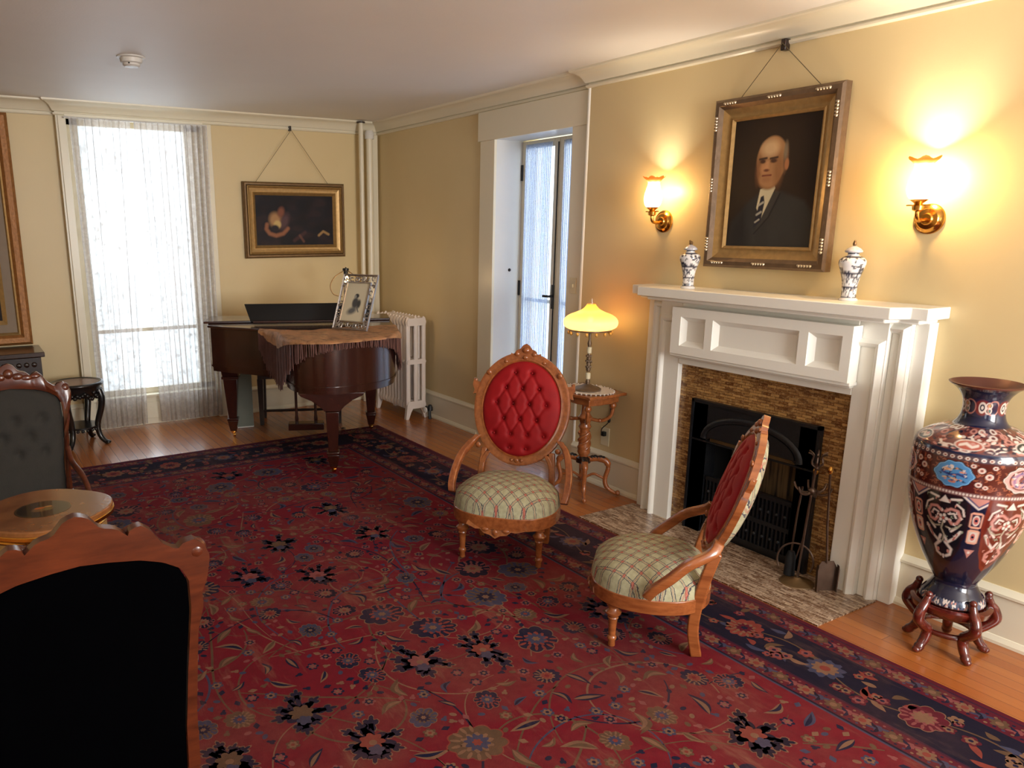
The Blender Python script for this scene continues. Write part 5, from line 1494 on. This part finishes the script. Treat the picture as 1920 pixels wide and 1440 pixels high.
    for k in range(6):
        def sm(x, k=k):
            P.ell(x, 0.650, 0.050, 0.016, cream, soft=0.15); P.ell(x, 0.650, 0.045, 0.0135, (44, 50, 48) if k % 2 else (158, 78, 64), soft=0.15)
            P.line([(x-0.03, 0.648), (x-0.01, 0.654), (x+0.012, 0.646), (x+0.03, 0.652)], 0.004, cream); P.ell(x+0.012, 0.655, 0.010, 0.004, pink)
        wrapx(sm, X(-8+60*k))
    P.band(0.698, 0.735, (22, 26, 54)); P.band(0.735, 0.800, (30, 30, 58)); 
    for k in range(6):
        def nk(x):
            P.ell(x, 0.768, 0.070, 0.028, (110, 44, 44), soft=0.2); P.ell(x, 0.768, 0.034, 0.021, cream, soft=0.15); P.ell(x, 0.768, 0.022, 0.013, navy, soft=0.3); P.ell(x, 0.768, 0.012, 0.007, cream, soft=0.4)
            P.ring(x+0.058, 0.776, 0.026, 0.011, 0.003, cream); P.ring(x+0.058, 0.758, 0.026, 0.011, 0.003, cream); P.ell(x+0.058, 0.777, 0.014, 0.006, (190, 150, 90)); P.ell(x+0.058, 0.757, 0.014, 0.006, (80, 130, 120))
            P.ring(x+0.10, 0.768, 0.05, 0.026, 0.003, pink)
        wrapx(nk, X(-4+60*k))
    P.band(0.838, 0.86, (86, 44, 34))
    # foot
    P.band(0.004, 0.034, (70, 76, 96)); 
    for i in range(300): x, z = r.uniform(0, C), r.uniform(0.004, 0.032); P.ell(x, z, 0.006, 0.004, r.choice([cream, cream, pink, navy]), r.uniform(-1, 1), 0.3)
    for k in range(60): P.ell(C*k/60, 0.036, 0.008, 0.006, navy, soft=0.3)
    P.band(-0.01, 0.004, (86, 44, 34))
    pos = np.stack([R*np.cos(T), R*np.sin(T), Z], -1)
    paint_mesh('body', pos, P, attr_mat('cloisonne_enamel', 0.16, 0.4), v, wrap=True)
    MB().lathe([(0.119, 0.848), (0.112, 0.850), (0.090, 0.828), (0.068, 0.800), (0.060, 0.76), (0.062, 0.72), (0.0, 0.70)], 48, cap=False).obj('copper_mouth', plain('copper_rim', (84, 46, 38), 0.4, 0.3), v, smooth=60)
big_vase()

# ------------------------------------------------------------ curtains
def lace(name, col, a0, a1, scale, axes=('Y', 'Z'), lattice=0.0):
    n = NT(name); v = n.node('ShaderNodeTexCoord').outputs['UV']
    f = n.noise(v, scale, 5, 0.75)
    vo = n.node('ShaderNodeTexVoronoi'); n.link(v, vo.inputs['Vector']); vo.inputs['Scale'].default_value = scale*1.2
    k = n.math('MULTIPLY', n.math('SUBTRACT', f, 0.45), 3.0)
    k = n.math('MINIMUM', n.math('MAXIMUM', n.math('ADD', k, n.math('MULTIPLY', n.math('LESS_THAN', vo.outputs['Distance'], 0.28), 0.35)), 0.0), 1.0)
    al = n.math('ADD', a0, n.math('MULTIPLY', k, a1-a0))
    d = n.node('ShaderNodeBsdfDiffuse'); d.inputs[0].default_value = (*lin(col), 1)
    tl = n.node('ShaderNodeBsdfTranslucent'); tl.inputs[0].default_value = (*lin(col), 1)
    ms = n.node('ShaderNodeMixShader'); ms.inputs[0].default_value = 0.55; n.link(d.outputs[0], ms.inputs[1]); n.link(tl.outputs[0], ms.inputs[2])
    tr = n.node('ShaderNodeBsdfTransparent'); mx = n.node('ShaderNodeMixShader'); n.link(al, mx.inputs[0]); n.link(tr.outputs[0], mx.inputs[1]); n.link(ms.outputs[0], mx.inputs[2])
    n.link(mx.outputs[0], n.out.inputs[0]); return n.m
M['lace'] = lace('lace_net', (200, 192, 186), 0.60, 0.97, 13)
M['sheer'] = lace('door_sheer', (186, 198, 220), 0.62, 0.9, 60)
def curtain(name, label, cat, group, a, b, top, bot, off, mat, folds, amp, axis, gather=0.0, seed=0, btm=None):
    """cloth hanging from a to b along the axis, at distance off"""
    r = random.Random(seed); nx, nz = 220, 26
    ph = [r.uniform(0, 6.28) for _ in range(4)]
    vs = []; uv = []
    for j in range(nz):
        v = j/(nz-1)
        lo, hi = a, b
        if btm: lo, hi = a+(btm[0]-a)*v, b+(btm[1]-b)*v
        for i in range(nx):
            u = i/(nx-1); z = top+(bot-top)*v
            w_ = math.sin(2*PI*folds*u+ph[0]+1.2*math.sin(2*PI*u*2+ph[1])+0.7*v*math.sin(5*u+ph[3]))
            w2 = math.sin(2*PI*folds*2.3*u+ph[2])
            d = off+amp*(0.35+0.65*v**0.5)*(w_*0.7+w2*0.3)
            s = lo+(hi-lo)*u+0.010*math.sin(2*PI*folds*u+ph[3]+v*2)
            vs.append((d, s, z) if axis == 'y' else (s, d, z)); uv.append((u*abs(b-a)*1.5, z))
    me = bpy.data.meshes.new(name)
    fs = [(j*nx+i, j*nx+i+1, (j+1)*nx+i+1, (j+1)*nx+i) for j in range(nz-1) for i in range(nx-1)]
    me.from_pydata(vs, [], fs); me.materials.append(mat)
    l = me.uv_layers.new(name='UVMap'); 
    for p in me.loops: l.data[p.index].uv = uv[p.vertex_index]
    me.shade_smooth()
    o = bpy.data.objects.new(name, me); COL.objects.link(o)
    tag(o, label, cat, group); return o
curtain('lace_curtain', 'left lace curtain panel over the tall far window', 'curtain', 'lace curtains of the far window', -0.838, -1.268, 2.385, 0.03, 6.475, M['lace'], 9, 0.026, 'y', seed=3, btm=(-0.86, -1.215))
curtain('lace_curtain', 'right lace curtain panel over the tall far window, beside the piano', 'curtain', 'lace curtains of the far window', -1.290, -1.850, 2.385, 0.03, 6.475, M['lace'], 13, 0.026, 'y', seed=8, btm=(-1.335, -1.84))
t = thing('curtain_rod', 'thin white curtain rod across the top of the tall far window', 'curtain rod', (6.480, -1.335, 2.388))
MB().tube([(0, -0.52, 0), (0, 0.52, 0)], 0.006, 8).obj('rod', M['white'], t)
for s in (-1, 1): MB().tube([(0, s*0.52, 0), (0.05, s*0.52, 0)], 0.005, 8).obj('bracket', M['white'], t)
curtain('door_curtain', 'sheer curtain on the left leaf of the garden door', 'curtain', 'sheers of the garden door', 4.655, 4.365, 2.175, 0.20, -3.640, M['sheer'], 16, 0.005, 'x', seed=5)
curtain('door_curtain', 'sheer curtain on the right leaf of the garden door, partly behind the casing', 'curtain', 'sheers of the garden door', 4.235, 3.945, 2.175, 0.20, -3.640, M['sheer'], 16, 0.005, 'x', seed=6)

# ------------------------------------------------------------ radiator
def radiator():
    t = thing('radiator', 'cream cast iron radiator against the wall behind the piano', 'radiator', (5.60, -3.265, 0.0))
    W = M['radiator']; N = 11; sp = 0.053; H = 0.875
    def section(x, end):
        m = MB()
        # closed side profile as two columns joined at top, middle and bottom
        for y in ((-0.062, 0.062) if not end else (-0.075, 0.0, 0.075)):
            m.xf(Matrix.Translation((x, y, 0))@Matrix.Diagonal((0.021/0.03, 1, 1, 1)))
            m.lathe([(0.004, 0.10), (0.020, 0.115), (0.024 if not end else 0.021, 0.14), (0.024 if not end else 0.021, H-0.05), (0.018, H-0.015), (0.004, H)], 12)
        m.xf(None)
        for z0, z1 in ((0.09, 0.155), (0.475, 0.515), (H-0.075, H-0.012)):
            m.xf(Matrix.Translation((x, 0, 0)))
            m.prism([(-0.085, z0), (0.085, z0), (0.092, (z0+z1)/2), (0.080, z1), (-0.080, z1), (-0.092, (z0+z1)/2)], -0.019, 0.019, lambda a, b, c: (c, a, b))
        m.xf(None)
        if end:
            for s in (-1, 1): m.prism([(s*0.092, 0.12), (s*0.105, 0.0), (s*0.078, 0.0), (s*0.055, 0.06), (s*0.03, 0.10)], -0.017, 0.017, lambda a, b, c: (x+c, a, b))
        return m
    for k in range(N):
        section(k*sp, k in (0, N-1)).obj('end_section' if k in (0, N-1) else 'section', W, t, smooth=45)
    m = MB().tube([(-0.02, -0.09, 0.09), (-0.075, -0.09, 0.085), (-0.085, -0.09, 0.0)], 0.013, 10)
    m.lathe([(0.0, 0), (0.024, 0.0), (0.024, 0.03), (0.012, 0.05), (0.0, 0.05)], 14, (-0.085, -0.09, 0.075)); m.obj('valve', M['iron'], t)
    MB().lathe([(0.0, 0), (0.022, 0.004), (0.026, 0.02), (0.0, 0.03)], 14, (-0.085, -0.055, 0.085), axis='y').obj('valve_knob', M['white'], t)
radiator()

# ------------------------------------------------------------ grand piano
U = Vector((-0.912, 0.410, 0)); V = Vector((0.410, 0.912, 0))
def piano():
    t = thing('grand_piano', 'mahogany baby grand piano with closed lid in the far corner', 'piano', (0, 0, 0))
    W = M['mahog']
    A = Vector((6.13, -1.715, 0)); Bc = Vector((5.585, -2.965, 0))
    curve = [(5.72, -1.575), (5.56, -1.66), (5.40, -1.775), (5.22, -1.855), (5.02, -1.87), (4.84, -1.825), (4.68, -1.815), (4.56, -1.865), (4.475, -1.97), (4.455, -2.11), (4.48, -2.30), (4.56, -2.46), (4.70, -2.575), (4.86, -2.650)]
    cs = smooth_line(curve, 6)
    out = [(A.x, A.y)]+cs+[(Bc.x, Bc.y)]
    def off(poly, d):
        n = len(poly); res = []; P = [Vector((p[0], p[1])) for p in poly]
        ar = sum(P[i].x*P[(i+1) % n].y-P[(i+1) % n].x*P[i].y for i in range(n))
        for i in range(n):
            t1 = (P[i]-P[i-1]).normalized(); t2 = (P[(i+1) % n]-P[i]).normalized(); b = (t1+t2)
            b = b.normalized() if b.length > 1e-6 else t1
            k = 1/max(0.4, b.dot(t1)); nn = Vector((b.y, -b.x))*(1 if ar > 0 else -1)
            q = P[i]+nn*d*k; res.append((q.x, q.y))
        return res
    MB().prism(out, 0.585, 0.880).obj('case', W, t, smooth=30)
    m = MB().prism(off(out, 0.008), 0.592, 0.604).prism(off(out, -0.004), 0.555, 0.592); m.obj('base_moulding', W, t, smooth=30)
    m = MB().prism(off(out, 0.022), 0.880, 0.899)
    m.obj('lid', W, t, smooth=30, bevel=0.004)
    # folded front flap lying on the lid at the keyboard end
    f = [A+V*0.02-U*0.01, A+V*0.02+U*0.36, Bc-V*0.02+U*0.30, Bc-V*0.02-U*0.01]
    MB().prism([(p.x, p.y) for p in f], 0.900, 0.917).obj('lid_flap', W, t, bevel=0.004)
    # key bed, cheeks and keys facing the far wall
    A2, B2 = A-U*0.14, Bc-U*0.14
    kb = [A, A2, B2, Bc]
    MB().prism([(p.x, p.y) for p in kb], 0.575, 0.640).obj('key_bed', W, t, bevel=0.003)
    for p, s in ((A, -1), (Bc, 1)):
        q = [p, p-U*0.13, p-U*0.13+V*0.05*s, p+V*0.05*s]; MB().prism([(a.x, a.y) for a in q], 0.64, 0.73).obj('key_cheek', W, t, bevel=0.004)
    m = MB(); m2 = MB(); Lw = (Bc-A).length-0.12; n = 52
    vdir = (Bc-A).normalized()
    for k in range(n):
        s0 = A+vdir*(0.06+Lw*k/n); s1 = A+vdir*(0.06+Lw*(k+0.93)/n)
        q = [s0, s0-U*0.125, s1-U*0.125, s1]; m.prism([(a.x, a.y) for a in q], 0.641, 0.662)
        if k % 7 not in (2, 6) and k < n-1:
            s0 = A+vdir*(0.06+Lw*(k+0.65)/n); s1 = A+vdir*(0.06+Lw*(k+1.2)/n); q = [s0, s0-U*0.075, s1-U*0.075, s1]; m2.prism([(a.x, a.y) for a in q], 0.662, 0.674)
    kb_ = m.obj('white_keys', M['ivory'], t, smooth=0); m2.obj('black_keys', M['black'], kb_, smooth=0)
    # music desk, dark against the wall
    DESK = plain('black_lacquer', (5, 4, 4), 0.35, spec=0.3)
    d0 = Vector((5.585, -1.842, 0)); dv = vdir
    pts = [(0.0, 0.0), (0.86, 0.0), (0.90, 0.132), (-0.045, 0.132)]
    fn = lambda x, y, z: tuple(d0+dv*x+Vector((0, 0, 0.917+y))+U*(z-0.25*y))
    MB().prism(pts, 0, 0.014, fn).obj('music_desk', DESK, t, bevel=0.003)
    MB().prism([(0.02, 0), (0.84, 0), (0.84, 0.012), (0.02, 0.012)], -0.05, 0.05, fn).obj('desk_ledge', W, t, bevel=0.002)
    # legs
    ang = math.atan2(U.y, U.x)
    def leg(x, y, top=0.555, h0=0.030, h1=0.055, tail=False, zb=0.0):
        m = MB()
        m.taper((x, y), 0.155, 0.47 if not tail else 0.430, h0, h1, ang)
        if not tail: m.taper((x, y), 0.47, 0.490, h1+0.010, h1+0.010, ang); m.taper((x, y), 0.490, top, h1+0.002, h1+0.014, ang)
        m.taper((x, y), 0.135, 0.155, h0+0.012, h0+0.012, ang); m.taper((x, y), 0.050, 0.135, h0-0.006, h0+0.010, ang)
        l = m.obj('leg', W, t, bevel=0.004)
        mm = MB().lathe([(0.0, -0.008), (0.020, -0.008), (0.020, 0.008), (0.0, 0.008)], 14, (x, y, 0.020+zb), axis='y'); mm.lathe([(0.018, 0.036), (0.022, 0.040), (0.022, 0.052)], 12, (x, y, 0))
        mm.obj('caster', M['brass'], l)
    leg(5.815, -1.735); leg(5.45, -2.755, zb=0.008); leg(4.555, -2.02, tail=True, h1=0.045, zb=0.008)
    tl = Vector((4.555, -2.02, 0))
    br = [(-0.33, 0.556), (-0.30, 0.535), (-0.20, 0.505), (-0.12, 0.465), (-0.075, 0.432), (0.075, 0.432), (0.12, 0.465), (0.20, 0.505), (0.30, 0.535), (0.33, 0.556)]
    MB().prism([(a*0.66, b) for a, b in br], -0.04, 0.04, lambda x, y, z: tuple(tl+V*x+Vector((0, 0, y))+U*z)).obj('leg_bracket', W, t, bevel=0.004)
    # lyre
    lc = Vector((5.62, -2.265, 0))
    m = MB()
    for s in (-1, 1):
        p = lc+V*0.075*s; m.lathe([(0.012, 0.085), (0.016, 0.12), (0.011, 0.15), (0.011, 0.48), (0.017, 0.52), (0.017, 0.575)], 12, (p.x, p.y, 0))
    ly = m.obj('lyre_post', W, t)
    q = [lc-U*0.05-V*0.14, lc+U*0.05-V*0.14, lc+U*0.05+V*0.14, lc-U*0.05+V*0.14]; MB().prism([(a.x, a.y) for a in q], 0.035, 0.09).obj('lyre_base', W, t, bevel=0.005)
    for s in (-0.05, 0, 0.05):
        p = lc-U*0.05+V*s; MB().tube([tuple(p+Vector((0, 0, 0.055))), tuple(p-U*0.08+Vector((0, 0, 0.045)))], 0.008, 8, 0.5).obj('pedal', M['brass'], t)
    return out
OUT = piano()

def shawl():
    t = thing('shawl', 'tan floral shawl with long dark fringe draped over the piano tail', 'shawl', (0, 0, 0))
    rim = [(5.30, -1.825), (5.22, -1.855), (5.02, -1.87), (4.84, -1.825), (4.68, -1.815), (4.56, -1.865), (4.475, -1.97), (4.455, -2.11), (4.48, -2.30), (4.56, -2.46), (4.70, -2.575), (4.86, -2.650), (5.04, -2.728)]
    drop = [0.02, 0.06, 0.10, 0.07, 0.03, 0.014, 0.010, 0.008, 0.010, 0.02, 0.05, 0.07, 0.03]
    R = smooth_line([(a[0], a[1], d) for a, d in zip(rim, drop)], 8); n = len(R)
    P = [Vector((a[0], a[1], 0)) for a in R]
    nor = []
    for i in range(n):
        tt = (P[min(n-1, i+1)]-P[max(0, i-1)]).normalized(); nor.append(Vector((-tt.y, tt.x, 0))*-1)
    c0 = Vector((4.95, -2.25, 0))
    for i in range(n):
        if nor[i].dot(P[i]-c0) < 0: nor[i] = -nor[i]
    ni = 12; vs = []; nn = 22; rows = []
    rr = random.Random(2)
    for i in range(n):
        inner = Vector((5.05-0.35*(i/(n-1))*0, -2.0-0.50*(i/(n-1)), 0))
        for j in range(ni+1):
            u = j/ni; p = inner.lerp(P[i]+nor[i]*0.024, u)
            vs.append((p.x, p.y, 0.9005+0.0022*(1+math.sin(p.x*37)*math.sin(p.y*41))+0.002*math.sin(i*0.9)*u))
        for j in range(1, 10):
            u = j/9; d = R[i][2]; wv = 0.006*math.sin(i*0.8)+0.004*math.sin(i*2.1)
            p = P[i]+nor[i]*(0.028+0.010*min(1, u*3)+wv*u); vs.append((p.x, p.y, 0.901-d*u-0.002))
    m = MB(); w_ = ni+10
    m.add(vs, [(i*w_+j, (i+1)*w_+j, (i+1)*w_+j+1, i*w_+j+1) for i in range(n-1) for j in range(w_-1)])
    nt = NT('shawl_silk'); v = nt.obj()
    c = nt.ramp(nt.noise(v, 16, 5, 0.7), [(0.30, lin((110, 66, 46))), (0.48, lin((172, 128, 86))), (0.60, lin((190, 136, 92))), (0.75, lin((140, 70, 52)))])
    nt.base(c, 0.7)
    m.obj('cloth', nt.m, t, smooth=70, fixn=False)
    # fringe: long threads hanging from the cloth edge
    fd = [0.12, 0.22, 0.27, 0.25, 0.17, 0.09, 0.05, 0.04, 0.05, 0.09, 0.18, 0.22, 0.16]
    F = smooth_line([(d, d) for d in fd], 8)
    m = MB()
    for i in range(n-1):
        for q in range(7):
            u = q/7; p = P[i].lerp(P[i+1], u); no = nor[i].lerp(nor[i+1], u); d = R[i][2]*(1-u)+R[i+1][2]*u; L = F[i][0]*rr.uniform(0.85, 1.1)
            if 28 < i < 66 and rr.random() < 0.55: continue
            z0 = 0.900-d; b = p+no*(0.030+rr.uniform(-0.004, 0.008)); e = b+no*rr.uniform(-0.004, 0.006)+(P[i+1]-P[i]).normalized()*rr.uniform(-0.006, 0.006)
            m.tube([(b.x, b.y, z0), (e.x, e.y, z0-L)], 0.0024, 4)
    o = m.obj('fringe', plain('fringe_silk', (104, 68, 60), 0.7, var=0.4, vs=20), t, smooth=0); o['kind'] = 'stuff'
shawl()

# silver framed print on the piano
def print_frame():
    c = Vector((4.855, -2.300, 0.909)); face = Vector((-0.45, 0.89, 0)).normalized(); rt = Vector((-face.y, face.x, 0))   # rt: to the left in the picture
    ax = Vector((face.y, -face.x, 0))                  # picture's right, seen from the room
    rz = math.atan2(face.y, face.x)-PI/2
    t = thing('picture_frame', 'ornate silver openwork frame with small print standing on the piano', 'picture frame', tuple(c), rz)
    lean = Matrix.Rotation(math.radians(22), 4, 'X')     # top leans back (local +y is the face)
    W, H = 0.300, 0.400
    sil = plain('tarnished_silver', (176, 168, 160), 0.3, 0.85, var=0.35, vs=40)
    T = lean@Matrix.Translation((0, 0, H/2))
    def tr(mb):
        mb.v = [tuple(T@Vector(p)) for p in mb.v]; return mb
    m = rect_frame(W, H, [(0, -0.006), (0, 0.008), (0.005, 0.011), (0.010, 0.006), (0.010, -0.006)])
    m2 = rect_frame(W-0.094, H-0.110, [(0, -0.006), (0, 0.010), (0.006, 0.012), (0.010, 0.004)])
    r = random.Random(4)
    fr = tr(m).obj('frame', sil, t, smooth=30); tr(m2).obj('inner_rim', sil, fr, smooth=30)
    for k in range(44):
        side = k % 4
        if side in (0, 2): x, z = r.uniform(-W/2+0.03, W/2-0.03), (H/2-0.030)*(1 if side == 0 else -1)
        else: x, z = (W/2-0.026)*(1 if side == 1 else -1), r.uniform(-H/2+0.03, H/2-0.03)
        x += r.uniform(-0.006, 0.006); z += r.uniform(-0.008, 0.008); q = r.uniform(0, 6.28); d = r.choice((-1, 1))
        pts = [(x+0.021*(1-u*0.75)*math.cos(q+d*u*5), 0.003, z+0.021*(1-u*0.75)*math.sin(q+d*u*5)) for u in np.linspace(0, 1, 12)]
        tr(MB().tube(pts, 0.0042, 6)).obj('openwork_scroll', sil, fr, smooth=60)
    def dr(P, w, h):
        P.ell(w*0.52, h*0.66, w*0.09, h*0.055, (44, 44, 44), soft=0.4); P.ell(w*0.50, h*0.48, w*0.13, h*0.14, (70, 70, 70), soft=0.5); P.ell(w*0.66, h*0.46, w*0.08, h*0.11, (62, 62, 62), soft=0.6)
        P.ell(w*0.42, h*0.28, w*0.20, h*0.08, (96, 96, 94), rot=0.4, soft=0.9); P.ell(w*0.46, h*0.64, w*0.05, h*0.04, (150, 146, 138), soft=0.6); P.line([(w*0.6, h*0.38), (w*0.70, h*0.26)], 0.004, (90, 90, 90))
    wp, hp = W-0.100, H-0.116
    u, v = np.meshgrid(np.linspace(0, wp, 60), np.linspace(0, hp, 90)); P = Paint(u, v, (206, 196, 168)); dr(P, wp, hp)
    pos = np.stack([wp/2-u, np.full_like(u, 0.002), v-hp/2], -1); TM = np.array(T); pos = pos@TM[:3, :3].T+TM[:3, 3]
    paint_mesh('print', pos, P, M['paper'], t)
    m = MB().tube([(0, -0.09, 0.20), (0, -0.20, 0.004)], 0.006, 6, 0.4); m.obj('strut', M['darkwood'], t)
print_frame()

# bare-bulb lamp behind the music desk
def piano_lamp():
    t = thing('piano_lamp', 'lamp with one bare lit bulb and bent wire shade holder behind the piano', 'lamp', (5.66, -2.66, 0.918))
    MB().lathe([(0.0, 0), (0.07, 0.0), (0.068, 0.01), (0.02, 0.02), (0.0, 0.024)], 24, (0.12, -0.05, 0)).obj('base', M['bronze'], t)
    m = MB().tube(smooth_line([(0.12, -0.05, 0.02), (0.14, -0.05, 0.20), (0.11, -0.05, 0.33), (0.04, -0.02, 0.37), (0, 0, 0.352)], 6), 0.006, 8); m.obj('arm', M['darkwood'], t)
    m = MB().lathe([(0.0, 0.37), (0.024, 0.368), (0.026, 0.352), (0.017, 0.346), (0.016, 0.312), (0.0, 0.31)], 16); m.obj('socket', M['black'], t)
    bd = Vector((-0.42, -0.90, 0))
    pts = [tuple(-bd*0.02+Vector((0, 0, 0.345))), tuple(-bd*0.09+Vector((0, 0, 0.30))), tuple(-bd*0.125+Vector((0, 0, 0.23))), tuple(-bd*0.10+Vector((0, 0, 0.165))), tuple(-bd*0.03+Vector((0, 0, 0.145)))]
    m = MB().tube(smooth_line(pts, 6), 0.0038, 6)
    pts = [tuple(bd*0.02+Vector((0, 0, 0.345))), tuple(bd*0.08+Vector((0, 0, 0.30))), tuple(bd*0.115+Vector((0, 0, 0.23))), tuple(bd*0.09+Vector((0, 0, 0.165))), tuple(bd*0.03+Vector((0, 0, 0.145)))]
    m.tube(smooth_line(pts, 6), 0.0038, 6); m.obj('wire_harp', M['golddark'], t)
    MB().ball((0, 0, 0.285), 0.021, 14, 10, (1, 1, 1.35)).obj('bulb', emit('small_lit_bulb', (255, 196, 120), 18), t)
    point('bulb_light', t, (0, 0, 0.235), 2.6, 0.02, (1.0, 0.66, 0.34))
piano_lamp()

# bench behind the keyboard, grey cabinet by the window
def bench():
    t = thing('piano_bench', 'dark wooden piano bench mostly hidden behind the piano', 'bench', (0, 0, 0))
    c = Vector((6.045, -2.395, 0)); hv, hu = 0.34, 0.15
    def q(a, b): p = c+V*a+U*b; return (p.x, p.y)
    MB().prism([q(-hv-.02, -hu-.02), q(hv+.02, -hu-.02), q(hv+.02, hu+.02), q(-hv-.02, hu+.02)], 0.46, 0.50).obj('seat', M['darkwood'], t, bevel=0.006)
    MB().prism([q(-hv, -hu), q(hv, -hu), q(hv, hu), q(-hv, hu)], 0.39, 0.46).obj('apron', M['darkwood'], t)
    for a in (-hv+.02, hv-.02):
        for b in (-hu+.02, hu-.02):
            p = q(a, b); MB().taper(p, 0.0, 0.39, 0.016, 0.024, math.atan2(U.y, U.x)).obj('leg', M['darkwood'], t, bevel=0.002)
    MB().tube([(*q(-hv+.02, 0.13), 0.12), (*q(hv-.02, 0.13), 0.12)], 0.011, 8).obj('stretcher', M['darkwood'], t)
bench()
t = thing('grey_cabinet', 'low grey-green cabinet with pale side standing behind the piano leg', 'cabinet', (6.14, -1.895, 0.0), math.radians(-9))
MB().box(-0.10, 0.12, -0.09, 0.09, 0.0, 0.47).obj('body', M['white'], t, bevel=0.004)
MB().box(-0.105, -0.10, -0.088, 0.072, 0.012, 0.46).obj('door', plain('grey_green_paint', (112, 118, 106), 0.5), t, bevel=0.002)

# ------------------------------------------------------------ ebonised stool and dark chest at the left
def stool():
    t = thing('ebonised_stool', 'round carved black stand with pinkish marble top beside the lace curtain', 'stand', (6.21, -0.675, 0.0))
    W = M['ebony']
    MB().lathe([(0.150, 0.452), (0.188, 0.456), (0.196, 0.468), (0.192, 0.480), (0.176, 0.484), (0.160, 0.478), (0.15, 0.470)], 44, cap=False).obj('rim', W, t, smooth=60)
    MB().lathe([(0.0, 0.440), (0.162, 0.440), (0.162, 0.477), (0.0, 0.477)], 44).obj('marble_top', plain('pink_marble', (128, 96, 84), 0.3, var=0.35, vs=10), t)
    m = MB().lathe([(0.150, 0.375), (0.165, 0.385), (0.172, 0.44), (0.176, 0.455)], 44, cap=False)
    r = random.Random(8)
    for k in range(60):
        a = 2*PI*k/60; m.ball((0.168*math.cos(a), 0.168*math.sin(a), 0.365+0.05*r.random()), 0.016, 7, 5)
    m.obj('carved_apron', W, t, smooth=50)
    for k in range(4):
        a = PI/4+0.25+k*PI/2; c, s_ = math.cos(a), math.sin(a); L = lambda q, z: (q*c, q*s_, z)
        path = smooth_line([L(0.165, 0.42), L(0.182, 0.36), L(0.172, 0.28), L(0.140, 0.18), L(0.135, 0.11), L(0.155, 0.05), L(0.195, 0.012)], 5)
        n = len(path); m = MB().tube(path, [0.027-0.010*i/n for i in range(n)], 10); m.ball(L(0.20, 0.016), 0.020, 8, 6, (1.2, 1.2, 0.75)).ball(L(0.18, 0.34), 0.026, 8, 6)
        m.obj('leg', W, t, smooth=60)
    m = MB().lathe([(0.0, 0.128), (0.115, 0.128), (0.140, 0.135), (0.140, 0.150), (0.0, 0.150)], 32)
    for k in range(24): a = 2*PI*k/24; m.ball((0.135*math.cos(a), 0.135*math.sin(a), 0.125), 0.013, 7, 5)
    m.obj('lower_shelf', W, t, smooth=50)
stool()
def chest():
    t = thing('dark_chest', 'dark carved wooden chest at the left edge under the tall portrait', 'chest', (6.36, 0.06, 0.0))
    W = M['darkwood']
    MB().box(-0.18, 0.20, -0.52, 0.52, 0.05, 0.69).obj('body', W, t, bevel=0.004)
    m = MB().prism([(-0.205, -0.545), (0.21, -0.545), (0.21, 0.545), (-0.205, 0.545)], 0.692, 0.728); m.obj('top', wood('chest_top', (34, 20, 14), (66, 42, 28), 0.3, 0.4), t, bevel=0.006)
    m = MB().box(-0.192, -0.18, -0.50, 0.50, 0.60, 0.68)
    for k in range(20): m.ball((-0.190, -0.47+k*0.0495, 0.64), 0.020, 8, 6, (0.6, 1, 1))
    m.obj('carved_frieze', W, t)
    for s in (-1, 1):
        MB().box(-0.195, -0.18, s*0.03, s*0.48, 0.12, 0.57).obj('door', W, t, bevel=0.006)
    for s in (-1, 1):
        for q in (-0.15, 0.17): MB().lathe([(0.024, 0), (0.034, 0.03), (0.026, 0.055)], 14, (q, s*0.48, 0)).obj('foot', W, t)
chest()
